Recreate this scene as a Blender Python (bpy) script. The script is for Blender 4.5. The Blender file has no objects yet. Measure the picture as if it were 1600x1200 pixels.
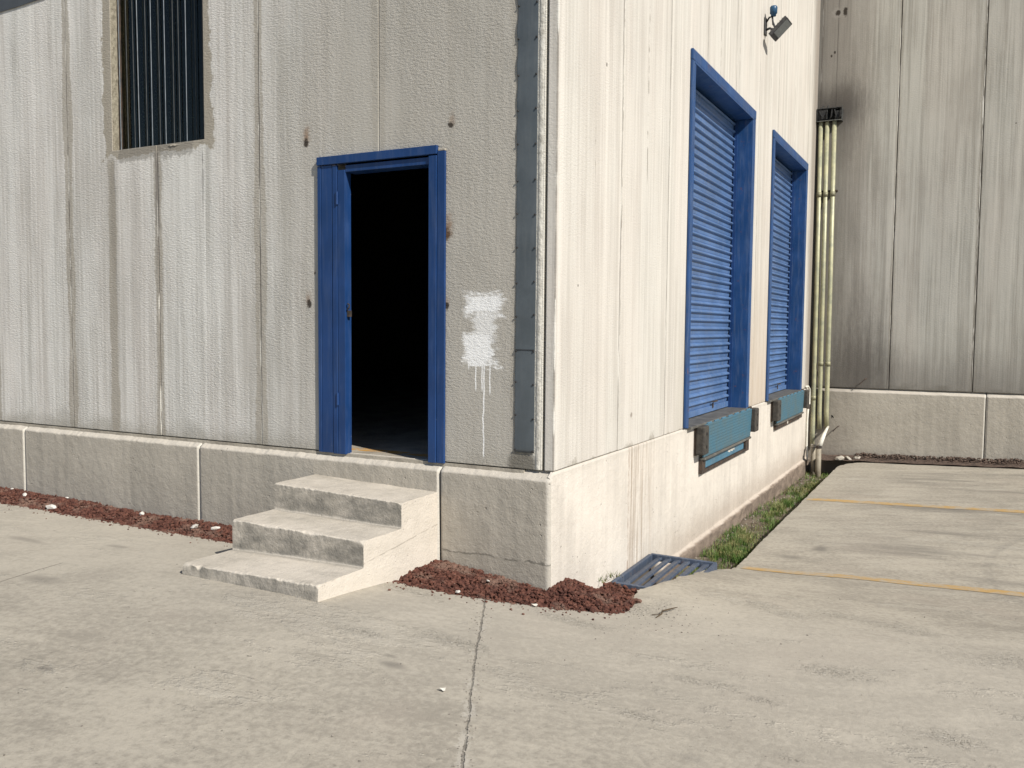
import bpy, bmesh, math, random
import numpy as np
from mathutils import Vector, Matrix, noise
from mathutils.geometry import delaunay_2d_cdt

random.seed(7)
S = bpy.context.scene
C = S.collection
PI = math.pi
D = 9.775            # face of the rear building

# ------------------------------------------------------------------ helpers
def nz(x, y=0.0, z=0.0):
    return noise.noise(Vector((x, y, z)))

def fbm(x, y=0.0, z=0.0, o=4):
    return noise.fractal(Vector((x, y, z)), 0.9, 2.1, o)

def sst(a, b, x):
    t = max(0.0, min(1.0, (x - a) / (b - a)))
    return t * t * (3 - 2 * t)

class MB:
    def __init__(self):
        self.v, self.f = [], []
    def quad(self, a, b, c, d):
        n = len(self.v); self.v += [a, b, c, d]; self.f.append((n, n + 1, n + 2, n + 3))
    def box(self, x0, x1, y0, y1, z0, z1):
        n = len(self.v)
        self.v += [(x0, y0, z0), (x1, y0, z0), (x1, y1, z0), (x0, y1, z0), (x0, y0, z1), (x1, y0, z1), (x1, y1, z1), (x0, y1, z1)]
        for q in ((0, 3, 2, 1), (4, 5, 6, 7), (0, 1, 5, 4), (1, 2, 6, 5), (2, 3, 7, 6), (3, 0, 4, 7)):
            self.f.append(tuple(n + i for i in q))
    def obox(self, c, ax, ay, az, hx, hy, hz):
        c, ax, ay, az = Vector(c), Vector(ax).normalized(), Vector(ay).normalized(), Vector(az).normalized()
        n = len(self.v)
        for sz in (-1, 1):
            for sx, sy in ((-1, -1), (1, -1), (1, 1), (-1, 1)):
                self.v.append(tuple(c + ax * hx * sx + ay * hy * sy + az * hz * sz))
        for q in ((0, 3, 2, 1), (4, 5, 6, 7), (0, 1, 5, 4), (1, 2, 6, 5), (2, 3, 7, 6), (3, 0, 4, 7)):
            self.f.append(tuple(n + i for i in q))
    def tube(self, pts, r, seg=16, caps=True):
        pts = [Vector(p) for p in pts]
        rings = []
        up = None
        for i, p in enumerate(pts):
            t = (pts[min(i + 1, len(pts) - 1)] - pts[max(i - 1, 0)]).normalized()
            if up is None:
                up = t.orthogonal().normalized()
            a = (up - t * up.dot(t)).normalized(); up = a
            b = t.cross(a)
            rr = r[i] if isinstance(r, (list, tuple)) else r
            n = len(self.v)
            for k in range(seg):
                th = 2 * PI * k / seg
                self.v.append(tuple(p + (a * math.cos(th) + b * math.sin(th)) * rr))
            rings.append(n)
        for i in range(len(rings) - 1):
            for k in range(seg):
                k2 = (k + 1) % seg
                self.f.append((rings[i] + k, rings[i] + k2, rings[i + 1] + k2, rings[i + 1] + k))
        if caps:
            self.f.append(tuple(rings[0] + k for k in reversed(range(seg))))
            self.f.append(tuple(rings[-1] + k for k in range(seg)))
    def grid(self, fn, us, vs):
        n = len(self.v); w = len(vs)
        for u in us:
            for v in vs:
                self.v.append(fn(u, v))
        for i in range(len(us) - 1):
            for j in range(len(vs) - 1):
                a = n + i * w + j
                self.f.append((a, a + w, a + w + 1, a + 1))
    def build(self, name, mat, parent=None, bevel=0, smooth=False, seg=2, fix=True):
        me = bpy.data.meshes.new(name)
        me.from_pydata(self.v, [], self.f)
        me.update()
        if fix:
            bm = bmesh.new(); bm.from_mesh(me)
            bmesh.ops.recalc_face_normals(bm, faces=bm.faces)
            bm.to_mesh(me); bm.free()
        o = bpy.data.objects.new(name, me)
        C.objects.link(o)
        me.materials.append(mat)
        if smooth:
            for p in me.polygons: p.use_smooth = True
        if bevel:
            m = o.modifiers.new('edge', 'BEVEL'); m.width = bevel; m.segments = seg; m.limit_method = 'ANGLE'; m.angle_limit = 0.7
            m.harden_normals = False
        if parent is not None: put(o, parent)
        return o

OFF = {}
def put(o, parent):
    o.parent = parent
    o.matrix_parent_inverse = Matrix.Translation(-OFF.get(parent.name, Vector((0, 0, 0))))
    OFF[o.name] = Vector((0, 0, 0)) if False else OFF.get(parent.name, Vector((0, 0, 0))) * 0

def thing(name, label, cat, loc=(0, 0, 0), group=None):
    o = bpy.data.objects.new(name, None); C.objects.link(o)
    o.location = loc; o.empty_display_size = 0.1
    OFF[o.name] = Vector(loc)
    return tag(o, label, cat, group)

def tag(o, label, cat, group=None, kind=None):
    if label: o['label'] = label
    if cat: o['category'] = cat
    if group: o['group'] = group
    if kind: o['kind'] = kind
    return o

def struct(o, label, cat):
    o['kind'] = 'structure'; o['label'] = label; o['category'] = cat
    return o

# ------------------------------------------------------------------ material toolkit
class Mat:
    def __init__(self, name, rough=0.85, spec=0.3, metal=0.0):
        self.m = bpy.data.materials.new(name); self.m.use_nodes = True
        self.t = self.m.node_tree
        self.b = self.t.nodes['Principled BSDF']
        self.b.inputs['Roughness'].default_value = rough
        self.b.inputs['Specular IOR Level'].default_value = spec
        self.b.inputs['Metallic'].default_value = metal
        g = self.t.nodes.new('ShaderNodeNewGeometry')
        self.pos = g.outputs['Position']
        s = self.t.nodes.new('ShaderNodeSeparateXYZ'); self.t.links.new(self.pos, s.inputs[0])
        self.x, self.y, self.z = s.outputs
        sn = self.t.nodes.new('ShaderNodeSeparateXYZ'); self.t.links.new(g.outputs['Normal'], sn.inputs[0])
        self.nx, self.ny, self.nzz = sn.outputs
    def put(self, sock, v):
        if isinstance(v, bpy.types.NodeSocket): self.t.links.new(v, sock)
        elif isinstance(v, (tuple, list)) and len(v) == 3 and sock.type == 'RGBA': sock.default_value = (*v, 1)
        else: sock.default_value = v
    def op(self, o, a, b=0.0, c=None, clamp=False):
        n = self.t.nodes.new('ShaderNodeMath'); n.operation = o; n.use_clamp = clamp
        self.put(n.inputs[0], a); self.put(n.inputs[1], b)
        if c is not None: self.put(n.inputs[2], c)
        return n.outputs[0]
    def add(self, a, b): return self.op('ADD', a, b)
    def sub(self, a, b): return self.op('SUBTRACT', a, b)
    def mul(self, a, b): return self.op('MULTIPLY', a, b)
    def mx(self, a, b): return self.op('MAXIMUM', a, b)
    def mn(self, a, b): return self.op('MINIMUM', a, b)
    def vec(self, x, y, z=0.0):
        n = self.t.nodes.new('ShaderNodeCombineXYZ')
        for i, v in enumerate((x, y, z)): self.put(n.inputs[i], v)
        return n.outputs[0]
    def noise(self, v, scale=1.0, detail=4.0, rough=0.55, dist=0.0):
        n = self.t.nodes.new('ShaderNodeTexNoise')
        self.put(n.inputs['Vector'], v); n.inputs['Scale'].default_value = scale
        n.inputs['Detail'].default_value = detail; n.inputs['Roughness'].default_value = rough
        n.inputs['Distortion'].default_value = dist
        return n.outputs['Fac']
    def voro(self, v, scale, feat='F1'):
        n = self.t.nodes.new('ShaderNodeTexVoronoi'); n.feature = feat
        self.put(n.inputs['Vector'], v); n.inputs['Scale'].default_value = scale
        return n.outputs['Distance']
    def ss(self, v, a, b, lo=0.0, hi=1.0):
        n = self.t.nodes.new('ShaderNodeMapRange'); n.interpolation_type = 'SMOOTHSTEP'
        rev = a > b
        if rev: a, b, lo, hi = b, a, hi, lo
        self.put(n.inputs[0], v)
        for i, k in enumerate((a, b, lo, hi)): n.inputs[i + 1].default_value = k
        return n.outputs[0]
    def mix(self, f, a, b, mode='MIX'):
        n = self.t.nodes.new('ShaderNodeMix'); n.data_type = 'RGBA'; n.blend_type = mode
        self.put(n.inputs[0], f); self.put(n.inputs[6], a); self.put(n.inputs[7], b)
        return n.outputs[2]
    def col(self, c): self.put(self.b.inputs['Base Color'], c)
    def rough(self, c): self.put(self.b.inputs['Roughness'], c)
    def bump(self, h, dist=0.01, strength=1.0):
        n = self.t.nodes.new('ShaderNodeBump'); n.inputs['Strength'].default_value = strength
        n.inputs['Distance'].default_value = dist
        self.put(n.inputs['Height'], h); self.t.links.new(n.outputs[0], self.b.inputs['Normal'])
    def spot(self, u, v, u0, v0, ru, rv, n=None, amt=0.5, inner=0.4):
        a = self.op('DIVIDE', self.sub(u, u0), ru); b = self.op('DIVIDE', self.sub(v, v0), rv)
        d = self.op('SQRT', self.add(self.mul(a, a), self.mul(b, b)))
        if n is not None: d = self.add(d, self.mul(self.sub(n, 0.5), amt * 2))
        return self.ss(d, 1.0, inner)
    def box_mask(self, u, v, u0, u1, v0, v1, soft, n=None, amt=0.05):
        du = self.mx(self.sub(u0, u), self.sub(u, u1)); dv = self.mx(self.sub(v0, v), self.sub(v, v1))
        d = self.mx(du, dv)
        if n is not None: d = self.add(d, self.mul(self.sub(n, 0.5), amt * 2))
        return self.ss(d, soft, -soft)

def wall_mat(name, axis, light, dark, seams, brown=0.0, streak=1.0, bump=0.004, spots=(), grime=0.18, extra=None):
    m = Mat(name, 0.92, 0.15)
    u = m.x if axis == 'x' else m.sub(m.y, m.x)
    z = m.z
    nb = m.noise(m.vec(m.mul(u, 8.0), m.mul(z, 0.20)), 1.0, 5, 0.62)
    nf = m.noise(m.vec(m.mul(u, 34.0), m.mul(z, 0.7), 3.0), 1.0, 4, 0.65)
    nl = m.noise(m.vec(m.mul(u, 1.1), m.mul(z, 0.7), 9.0), 1.0, 4, 0.6)
    nm = m.noise(m.vec(m.mul(u, 4.0), m.mul(z, 4.0), 1.0), 1.0, 6, 0.65)
    f = m.add(m.mul(nb, 0.42), m.add(m.mul(nf, 0.38), m.mul(nl, 0.24)))
    f = m.ss(f, 0.44, 0.62)
    c = m.mix(m.mul(f, streak), light, dark)
    # pale washed runs
    run = m.ss(m.noise(m.vec(m.mul(u, 9.0), m.mul(z, 0.16), 20.0), 1.0, 4, 0.6), 0.55, 0.68)
    c = m.mix(m.mul(run, 0.85 * streak), c, tuple(min(0.8, k * 1.13) for k in light))
    tint = m.ss(m.noise(m.vec(m.mul(u, 2.3), m.mul(z, 0.3), 31.0), 1.0, 3, 0.5), 0.35, 0.65)
    c = m.mix(m.mul(tint, 0.12), c, (light[0] * 1.06, light[1] * 0.9, light[2] * 0.86))
    # fine speckle
    sp = m.noise(m.vec(m.mul(u, 60.0), m.mul(z, 110.0)), 1.0, 3, 0.6)
    c = m.mix(m.ss(sp, 0.52, 0.75, 0.0, 0.28), c, tuple(k * 0.55 for k in dark))
    # mortar smears beside the joints
    u0, per, wid, amt = seams
    d = m.op('ABSOLUTE', m.mul(m.sub(m.op('FRACT', m.add(m.op('DIVIDE', m.sub(u, u0), per), 0.5)), 0.5), per))
    jn = m.add(m.mul(m.noise(m.vec(m.mul(u, 1.5), m.mul(z, 0.9), 5.0), 1.0, 3, 0.5), 0.7), m.mul(m.noise(m.vec(m.mul(u, 30.0), m.mul(z, 22.0), 5.0), 1.0, 4, 0.7), 0.3))
    jm = m.ss(m.add(d, m.mul(m.sub(jn, 0.5), wid * 3.2)), wid, wid * 0.7)
    c = m.mix(m.mul(jm, amt), c, tuple(k * q for k, q in zip(dark, (0.70, 0.65, 0.58))))
    core = m.ss(m.add(d, m.mul(m.sub(nm, 0.5), 0.02)), 0.012, 0.005)
    c = m.mix(m.mul(core, 0.55), c, (0.10, 0.09, 0.08))
    ef = m.mul(m.ss(d, 0.02, 0.004), m.ss(m.noise(m.vec(m.mul(u, 60.0), m.mul(z, 2.0), 8.0), 1.0, 3, 0.6), 0.53, 0.58))
    c = m.mix(m.mul(ef, 0.75), c, (0.68, 0.66, 0.60))
    # dirt along the foot
    g = m.ss(m.add(z, m.mul(m.sub(nm, 0.5), 0.35)), grime, -0.02)
    c = m.mix(m.mul(g, 0.6), c, tuple(k * q for k, q in zip(dark, (0.55, 0.53, 0.48))))
    if extra: c = extra(m, c, u, z, nm)
    for (su, sv, ru, rv, cc, amt_, nn, inner) in spots:
        c = m.mix(m.mul(m.spot(u, z, su, sv, ru, rv, m.noise(m.vec(m.mul(u, 25.0), m.mul(z, 25.0), su), 1.0, 3, 0.6) if nn else None, nn, inner), amt_), c, cc)
    m.col(c)
    w = m.noise(m.vec(m.mul(u, 36.0), m.mul(z, 78.0), 2.0), 1.0, 3, 0.65, 0.25)
    p = m.noise(m.vec(m.mul(u, 150.0), m.mul(z, 150.0), 4.0), 1.0, 2, 0.6)
    am = m.ss(m.noise(m.vec(m.mul(u, 1.7), m.mul(z, 1.1), 27.0), 1.0, 4, 0.6), 0.3, 0.7, 0.45, 1.15)
    m.bump(m.mul(am, m.add(m.mul(w, 1.0), m.mul(p, 0.45))), bump, 1.0)
    return m.m

def paint_mat(name, col, rough=0.45, wear=0.5, rust=0.0, dust=0.25, dustc=(0.30, 0.30, 0.30)):
    m = Mat(name, rough, 0.4)
    a = m.noise(m.pos, 3.0, 6, 0.65)
    b = m.noise(m.vec(m.mul(m.add(m.x, m.y), 30.0), m.mul(m.add(m.y, m.x), 17.0), m.mul(m.z, 3.0)), 1.0, 4, 0.6)
    c = m.mix(m.ss(a, 0.35, 0.7), tuple(k * 0.86 for k in col), tuple(min(1, k * 1.12) for k in col))
    c = m.mix(m.mul(m.ss(b, 0.45, 0.75), dust), c, dustc)
    ch = m.noise(m.pos, 34.0, 5, 0.7)
    c = m.mix(m.mul(m.ss(ch, 0.70, 0.74), wear), c, (0.45, 0.47, 0.5))
    if rust:
        c = m.mix(m.mul(m.ss(m.noise(m.pos, 9.0, 6, 0.75), 0.60, 0.68), rust), c, (0.16, 0.065, 0.03))
    m.col(c)
    m.rough(m.ss(a, 0.3, 0.7, rough - 0.08, rough + 0.15))
    m.bump(m.add(m.noise(m.pos, 8.0, 3, 0.5), m.mul(m.noise(m.pos, 120.0, 2, 0.5), 0.12)), 0.004, 0.5)
    return m.m

def concrete_mat(name, light, dark, bump=0.004, pits=0.4, side=None, kind='plain', scale=1.0):
    m = Mat(name, 0.9, 0.2)
    a = m.noise(m.pos, 1.3 * scale, 6, 0.65)
    b = m.noise(m.pos, 7.0 * scale, 6, 0.7)
    e = m.noise(m.pos, 70.0, 3, 0.6)
    c = m.mix(m.ss(m.add(m.mul(a, 0.6), m.mul(b, 0.4)), 0.36, 0.66), light, dark)
    c = m.mix(m.ss(e, 0.55, 0.8, 0, 0.35), c, tuple(k * 0.5 for k in dark))
    if kind == 'step':
        # risers darkened by facing: dirt plus the fronts' grazing-light shade painted in
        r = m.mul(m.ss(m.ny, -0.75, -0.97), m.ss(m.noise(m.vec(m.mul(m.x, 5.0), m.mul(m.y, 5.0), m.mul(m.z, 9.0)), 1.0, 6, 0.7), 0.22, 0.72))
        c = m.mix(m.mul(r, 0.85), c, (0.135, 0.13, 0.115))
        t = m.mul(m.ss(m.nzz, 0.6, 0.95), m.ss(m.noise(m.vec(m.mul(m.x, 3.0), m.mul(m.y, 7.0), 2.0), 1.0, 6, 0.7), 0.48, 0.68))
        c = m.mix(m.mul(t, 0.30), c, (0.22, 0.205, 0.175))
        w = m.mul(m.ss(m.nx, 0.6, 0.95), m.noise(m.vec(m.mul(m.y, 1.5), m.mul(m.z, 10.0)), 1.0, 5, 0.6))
        c = m.mix(m.mul(w, 0.8), c, (0.66, 0.60, 0.525))  # side face painted paler, its full sun put into the colour
        sn_ = m.noise(m.vec(m.mul(m.x, 7.0), m.mul(m.y, 7.0), m.mul(m.z, 7.0)), 1.0, 5, 0.7)
        for yc_, zt_ in ((-0.472, -0.29), (-0.862, -0.46)):
            k_ = m.mul(m.ss(m.add(m.op('ABSOLUTE', m.sub(m.y, yc_)), m.mul(m.sub(sn_, 0.5), 0.08)), 0.05, 0.0), m.mul(m.ss(m.z, zt_ + .02, zt_ - .02), m.ss(m.nzz, 0.5, 0.9)))
            c = m.mix(m.mul(k_, 0.6), c, (0.17, 0.155, 0.13))
        fl_ = m.mul(m.ss(m.nx, 0.6, 0.95), m.ss(m.op('ABSOLUTE', m.add(m.sub(m.z, m.mul(m.y, 0.10)), m.add(0.41, m.mul(m.sub(sn_, 0.5), 0.03)))), 0.006, 0.001))
        c = m.mix(m.mul(fl_, m.mul(m.ss(sn_, 0.42, 0.55), 0.6)), c, (0.24, 0.21, 0.17))
    m.col(c)
    vo = m.ss(m.voro(m.pos, 22.0), 0.10, 0.16)
    pk = m.ss(m.noise(m.pos, 6.0, 2, 0.5), 0.5, 0.6)
    pit = m.sub(1.0, m.mul(m.sub(1.0, vo), pk))
    m.bump(m.add(m.add(m.mul(b, 1.2), m.mul(e, 0.5)), m.mul(pit, pits)), bump, 1.0)
    return m.m

# ------------------------------------------------------------------ materials
def front_extra(m, c, u, z, nm):
    # browner, older panels round the door; paler to the left
    nl = m.noise(m.vec(m.mul(u, 2.0), m.mul(z, 1.0), 44.0), 1.0, 5, 0.6)
    br = m.ss(m.add(u, m.mul(m.sub(nl, 0.5), 1.2)), -2.9, -1.3)
    c = m.mix(m.mul(br, 0.80), c, m.mix(nl, (0.31, 0.288, 0.245), (0.45, 0.425, 0.37)))
    # mortar band patched round the window
    wn = m.noise(m.vec(m.mul(u, 6.0), m.mul(z, 4.0), 12.0), 1.0, 5, 0.7)
    win = m.box_mask(u, z, -4.185, -2.945, 2.30, 6.0, 0.006, wn, 0.12)
    c = m.mix(m.mul(win, 0.85), c, (0.315, 0.28, 0.22))
    # broken mortar under the sill
    br2 = m.box_mask(u, z, -4.0, -3.15, 2.26, 2.40, 0.01, wn, 0.11)
    c = m.mix(m.mul(br2, 0.55), c, (0.20, 0.185, 0.16))
    # dark runs below the window corners
    for uu, ww, zz in ((-4.09, 0.045, 1.3), (-3.56, 0.03, 1.7), (-3.05, 0.012, 2.1)):
        mk = m.mul(m.ss(m.add(m.op('ABSOLUTE', m.sub(u, uu)), m.mul(m.sub(wn, 0.5), 0.06)), ww, ww * 0.3), m.mul(m.ss(z, 2.36, 2.2), m.ss(z, zz - 0.6, zz + 0.3)))
        c = m.mix(m.mul(mk, 0.7), c, (0.14, 0.13, 0.12))
    bn = m.add(m.mul(m.noise(m.vec(m.mul(u, 5.0), m.mul(z, 1.3), 15.0), 1.0, 3, 0.5), 0.7), m.mul(m.noise(m.vec(m.mul(u, 30.0), m.mul(z, 22.0), 5.0), 1.0, 4, 0.7), 0.3))
    mk = m.mul(m.ss(m.add(m.op('ABSOLUTE', m.add(u, 4.105)), m.mul(m.sub(bn, 0.5), 0.16)), 0.055, 0.03), m.ss(z, 2.36, 2.25))
    c = m.mix(m.mul(mk, 0.8), c, (0.33, 0.30, 0.25))
    # brushed white paint with runs
    pn = m.add(m.mul(m.noise(m.vec(m.mul(u, 6.0), m.mul(z, 34.0), 7.0), 1.0, 4, 0.65), 0.6), m.mul(m.noise(m.vec(m.mul(u, 30.0), m.mul(z, 60.0), 7.0), 1.0, 3, 0.7), 0.4))
    u_ = u
    u = m.add(u, m.mul(m.sub(m.noise(m.vec(m.mul(z, 9.0), 3.0, 1.0), 1.0, 3, 0.6), 0.5), 0.16))
    p = m.box_mask(u, z, -0.65, -0.39, 1.0, 1.135, 0.03, pn, 0.12)
    p = m.mx(p, m.mul(m.box_mask(u, z, -0.60, -0.43, 0.80, 1.05, 0.03, pn, 0.11), 0.72))
    p = m.mx(p, m.box_mask(u, z, -0.66, -0.445, 0.69, 0.88, 0.02, pn, 0.11))
    p = m.mx(p, m.box_mask(u, z, -0.62, -0.395, 0.665, 0.715, 0.02, pn, 0.11))
    u = u_
    wob = m.mul(m.sub(m.noise(m.vec(0.0, m.mul(z, 5.0), 1.0), 1.0, 3, 0.5), 0.5), 0.034)
    for uu, zb, ww in ((-0.575, 0.50, 0.004), (-0.527, 0.50, 0.004), (-0.512, 0.06, 0.0045), (-0.468, 0.48, 0.004), (-0.63, 0.64, 0.004)):
        p = m.mx(p, m.mul(m.ss(m.op('ABSOLUTE', m.sub(m.add(u, wob), uu)), ww * 1.5, ww * 0.6), m.mul(m.ss(z, zb - 0.01, zb + 0.02), m.ss(z, 0.78, 0.72))))
    c = m.mix(m.mul(p, 0.97), c, (0.83, 0.83, 0.81))
    # sealant edge and blotched sheet by the corner strip
    c = m.mix(m.mul(m.ss(m.add(u, m.mul(m.sub(wn, 0.5), 0.05)), -0.152, -0.140), 0.8), c, (0.60, 0.58, 0.52))
    gr = m.mul(m.spot(u, z, -0.22, 0.03, 0.14, 0.13, wn, 0.6, 0.5), 0.8)
    c = m.mix(gr, c, (0.13, 0.12, 0.10))
    return c

RUST = (0.10, 0.055, 0.028)
DK = (0.035, 0.028, 0.022)
fspots = []
for q_, (su, sv) in enumerate(((-2.004, 2.243), (-0.775, 2.245), (-1.985, 1.08), (-0.795, 1.535), (-0.80, 1.06), (-1.93, 1.30))):
    a_, b_ = (1, .75, .8, 1.1, .6, .3)[q_], (1.0, .45, .7, .9, .5, .2)[q_]
    fspots += [(su + (0.004, .012, -.006, .004, .0, .0)[q_], sv + 0.045 * a_, 0.05 * a_, 0.10 * a_, (0.22, 0.12, 0.06), 0.6 * (b_ + .2), 0.6, 0.0), (su, sv, 0.034 * a_, 0.040 * a_ * (1, .8, 1.6, 1.1, 1.3, 1)[q_], DK if q_ != 3 else RUST, 0.92, 0.95, 0.4)]
M_FRONT = wall_mat('front precast concrete', 'x', (0.635, 0.622, 0.58), (0.46, 0.445, 0.405), (-1.359, 1.1, 0.06, 0.72), bump=0.0085, spots=fspots, extra=front_extra)

def side_extra(m, c, u, z, nm):
    # thin shrinkage cracks
    for uu, z0, z1, wv in ((1.14, 0.2, 6.0, 1.0), (1.69, 2.0, 5.0, 2.2), (3.83, 3.3, 7.0, 1.4), (4.6, 3.5, 7.0, 1.2), (6.25, 3.5, 7.0, 1.1), (0.62, 1.9, 2.6, 0.8)):
        wb = m.mul(m.sub(m.noise(m.vec(0.0, m.mul(z, 3.0), uu), 1.0, 4, 0.6), 0.5), 0.05)
        br = m.ss(m.noise(m.vec(uu, m.mul(z, 7.0), 2.0), 1.0, 3, 0.6), 0.42, 0.55)
        k = m.mul(m.ss(m.op('ABSOLUTE', m.sub(m.add(u, wb), uu)), 0.008 * wv, 0.002), m.mul(br, m.mul(m.ss(z, z0, z0 + 0.2), m.ss(z, z1, z1 - 0.2))))
        c = m.mix(m.mul(k, 0.7), c, (0.17, 0.15, 0.12))
    # rusty wash between the two docks and soiling toward the inner corner
    wn = m.noise(m.vec(m.mul(u, 8.0), m.mul(z, 1.0), 12.0), 1.0, 5, 0.7)
    k = m.mul(m.mul(m.ss(u, 5.3, 5.5), m.ss(u, 6.5, 6.3)), m.mul(m.ss(z, 2.2, 0.0), wn))
    c = m.mix(m.mul(k, 0.75), c, (0.36, 0.25, 0.15))
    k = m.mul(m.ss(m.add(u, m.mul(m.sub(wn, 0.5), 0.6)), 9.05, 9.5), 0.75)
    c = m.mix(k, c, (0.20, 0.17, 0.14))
    k = m.mul(m.mul(m.ss(u, 2.4, 2.8), m.ss(u, 2.95, 2.8)), m.mul(m.ss(z, 1.6, 0.1), wn))
    c = m.mix(m.mul(k, 0.6), c, (0.32, 0.28, 0.21))
    return c
sspots = [(0.80, 2.75, 0.012, 0.02, DK, 0.9, 0.3, 0.4), (1.42, 0.25, 0.03, 0.03, (0.2, 0.17, 0.14), 0.7, 0.5, 0.4), (0.35, 1.2, 0.012, 0.012, DK, 0.7, 0.4, 0.4)]
M_SIDE = wall_mat('side precast concrete', 'y', (0.565, 0.542, 0.49), (0.43, 0.405, 0.36), (0.0, 1.12, 0.012, 0.2), bump=0.0035, spots=sspots, grime=0.02, streak=0.8, extra=side_extra)

def back_extra(m, c, u, z, nm):
    wn = m.add(m.mul(m.noise(m.vec(m.mul(u, 9.0), m.mul(z, 0.9), 12.0), 1.0, 5, 0.7), 0.6), m.mul(m.noise(m.vec(m.mul(u, 24.0), m.mul(z, 7.0), 2.0), 1.0, 6, 0.75), 0.4))
    k = m.mul(m.spot(u, z, 0.25, 4.45, 0.75, 0.50, wn, 0.45, 0.0), 0.92)
    c = m.mix(k, c, (0.035, 0.033, 0.03))
    k = m.mul(m.spot(u, z, 0.40, 4.2, 0.35, 0.9, wn, 0.5, 0.0), 0.6)
    c = m.mix(k, c, (0.06, 0.055, 0.05))
    k = m.mul(m.ss(m.add(u, m.mul(m.sub(wn, 0.5), 1.0)), 1.25, 0.15), 0.62)
    c = m.mix(k, c, (0.135, 0.12, 0.105))
    k = m.mul(m.spot(u, z, 0.75, 0.35, 0.75, 1.5, wn, 0.5, 0.0), 0.72)
    c = m.mix(k, c, (0.07, 0.062, 0.055))
    k = m.mul(m.mul(m.ss(m.add(z, m.mul(m.sub(wn, 0.5), 0.7)), 0.9, 0.0), m.ss(u, 5.5, 2.5)), 0.55)
    c = m.mix(k, c, (0.10, 0.09, 0.08))
    # hairline crack
    wb = m.mul(m.sub(m.noise(m.vec(0.0, m.mul(z, 2.0), 3.0), 1.0, 3, 0.6), 0.5), 0.03)
    k = m.mul(m.ss(m.op('ABSOLUTE', m.sub(m.add(u, wb), 0.27)), 0.008, 0.002), m.ss(z, 2.5, 4.5))
    c = m.mix(m.mul(k, 0.6), c, (0.05, 0.045, 0.04))
    return c
bspots = [(0.24, 5.87, 0.10, 0.10, (0.30, 0.28, 0.25), 0.7, 0.3, 0.5), (0.26, 5.87, 0.05, 0.055, DK, 0.95, 0.5, 0.5), (0.366, 5.87, 0.04, 0.085, DK, 0.95, 0.5, 0.5),
          (0.23, 5.27, 0.02, 0.03, DK, 0.9, 0.3, 0.5), (0.18, 5.22, 0.02, 0.03, DK, 0.9, 0.3, 0.5), (2.75, 3.93, 0.012, 0.012, DK, 0.9, 0.2, 0.5)]
M_BACK = wall_mat('rear precast concrete', 'x', (0.445, 0.43, 0.38), (0.305, 0.293, 0.255), (1.18, 1.14, 0.03, 0.35), bump=0.004, spots=bspots, extra=back_extra, grime=0.10)

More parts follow.
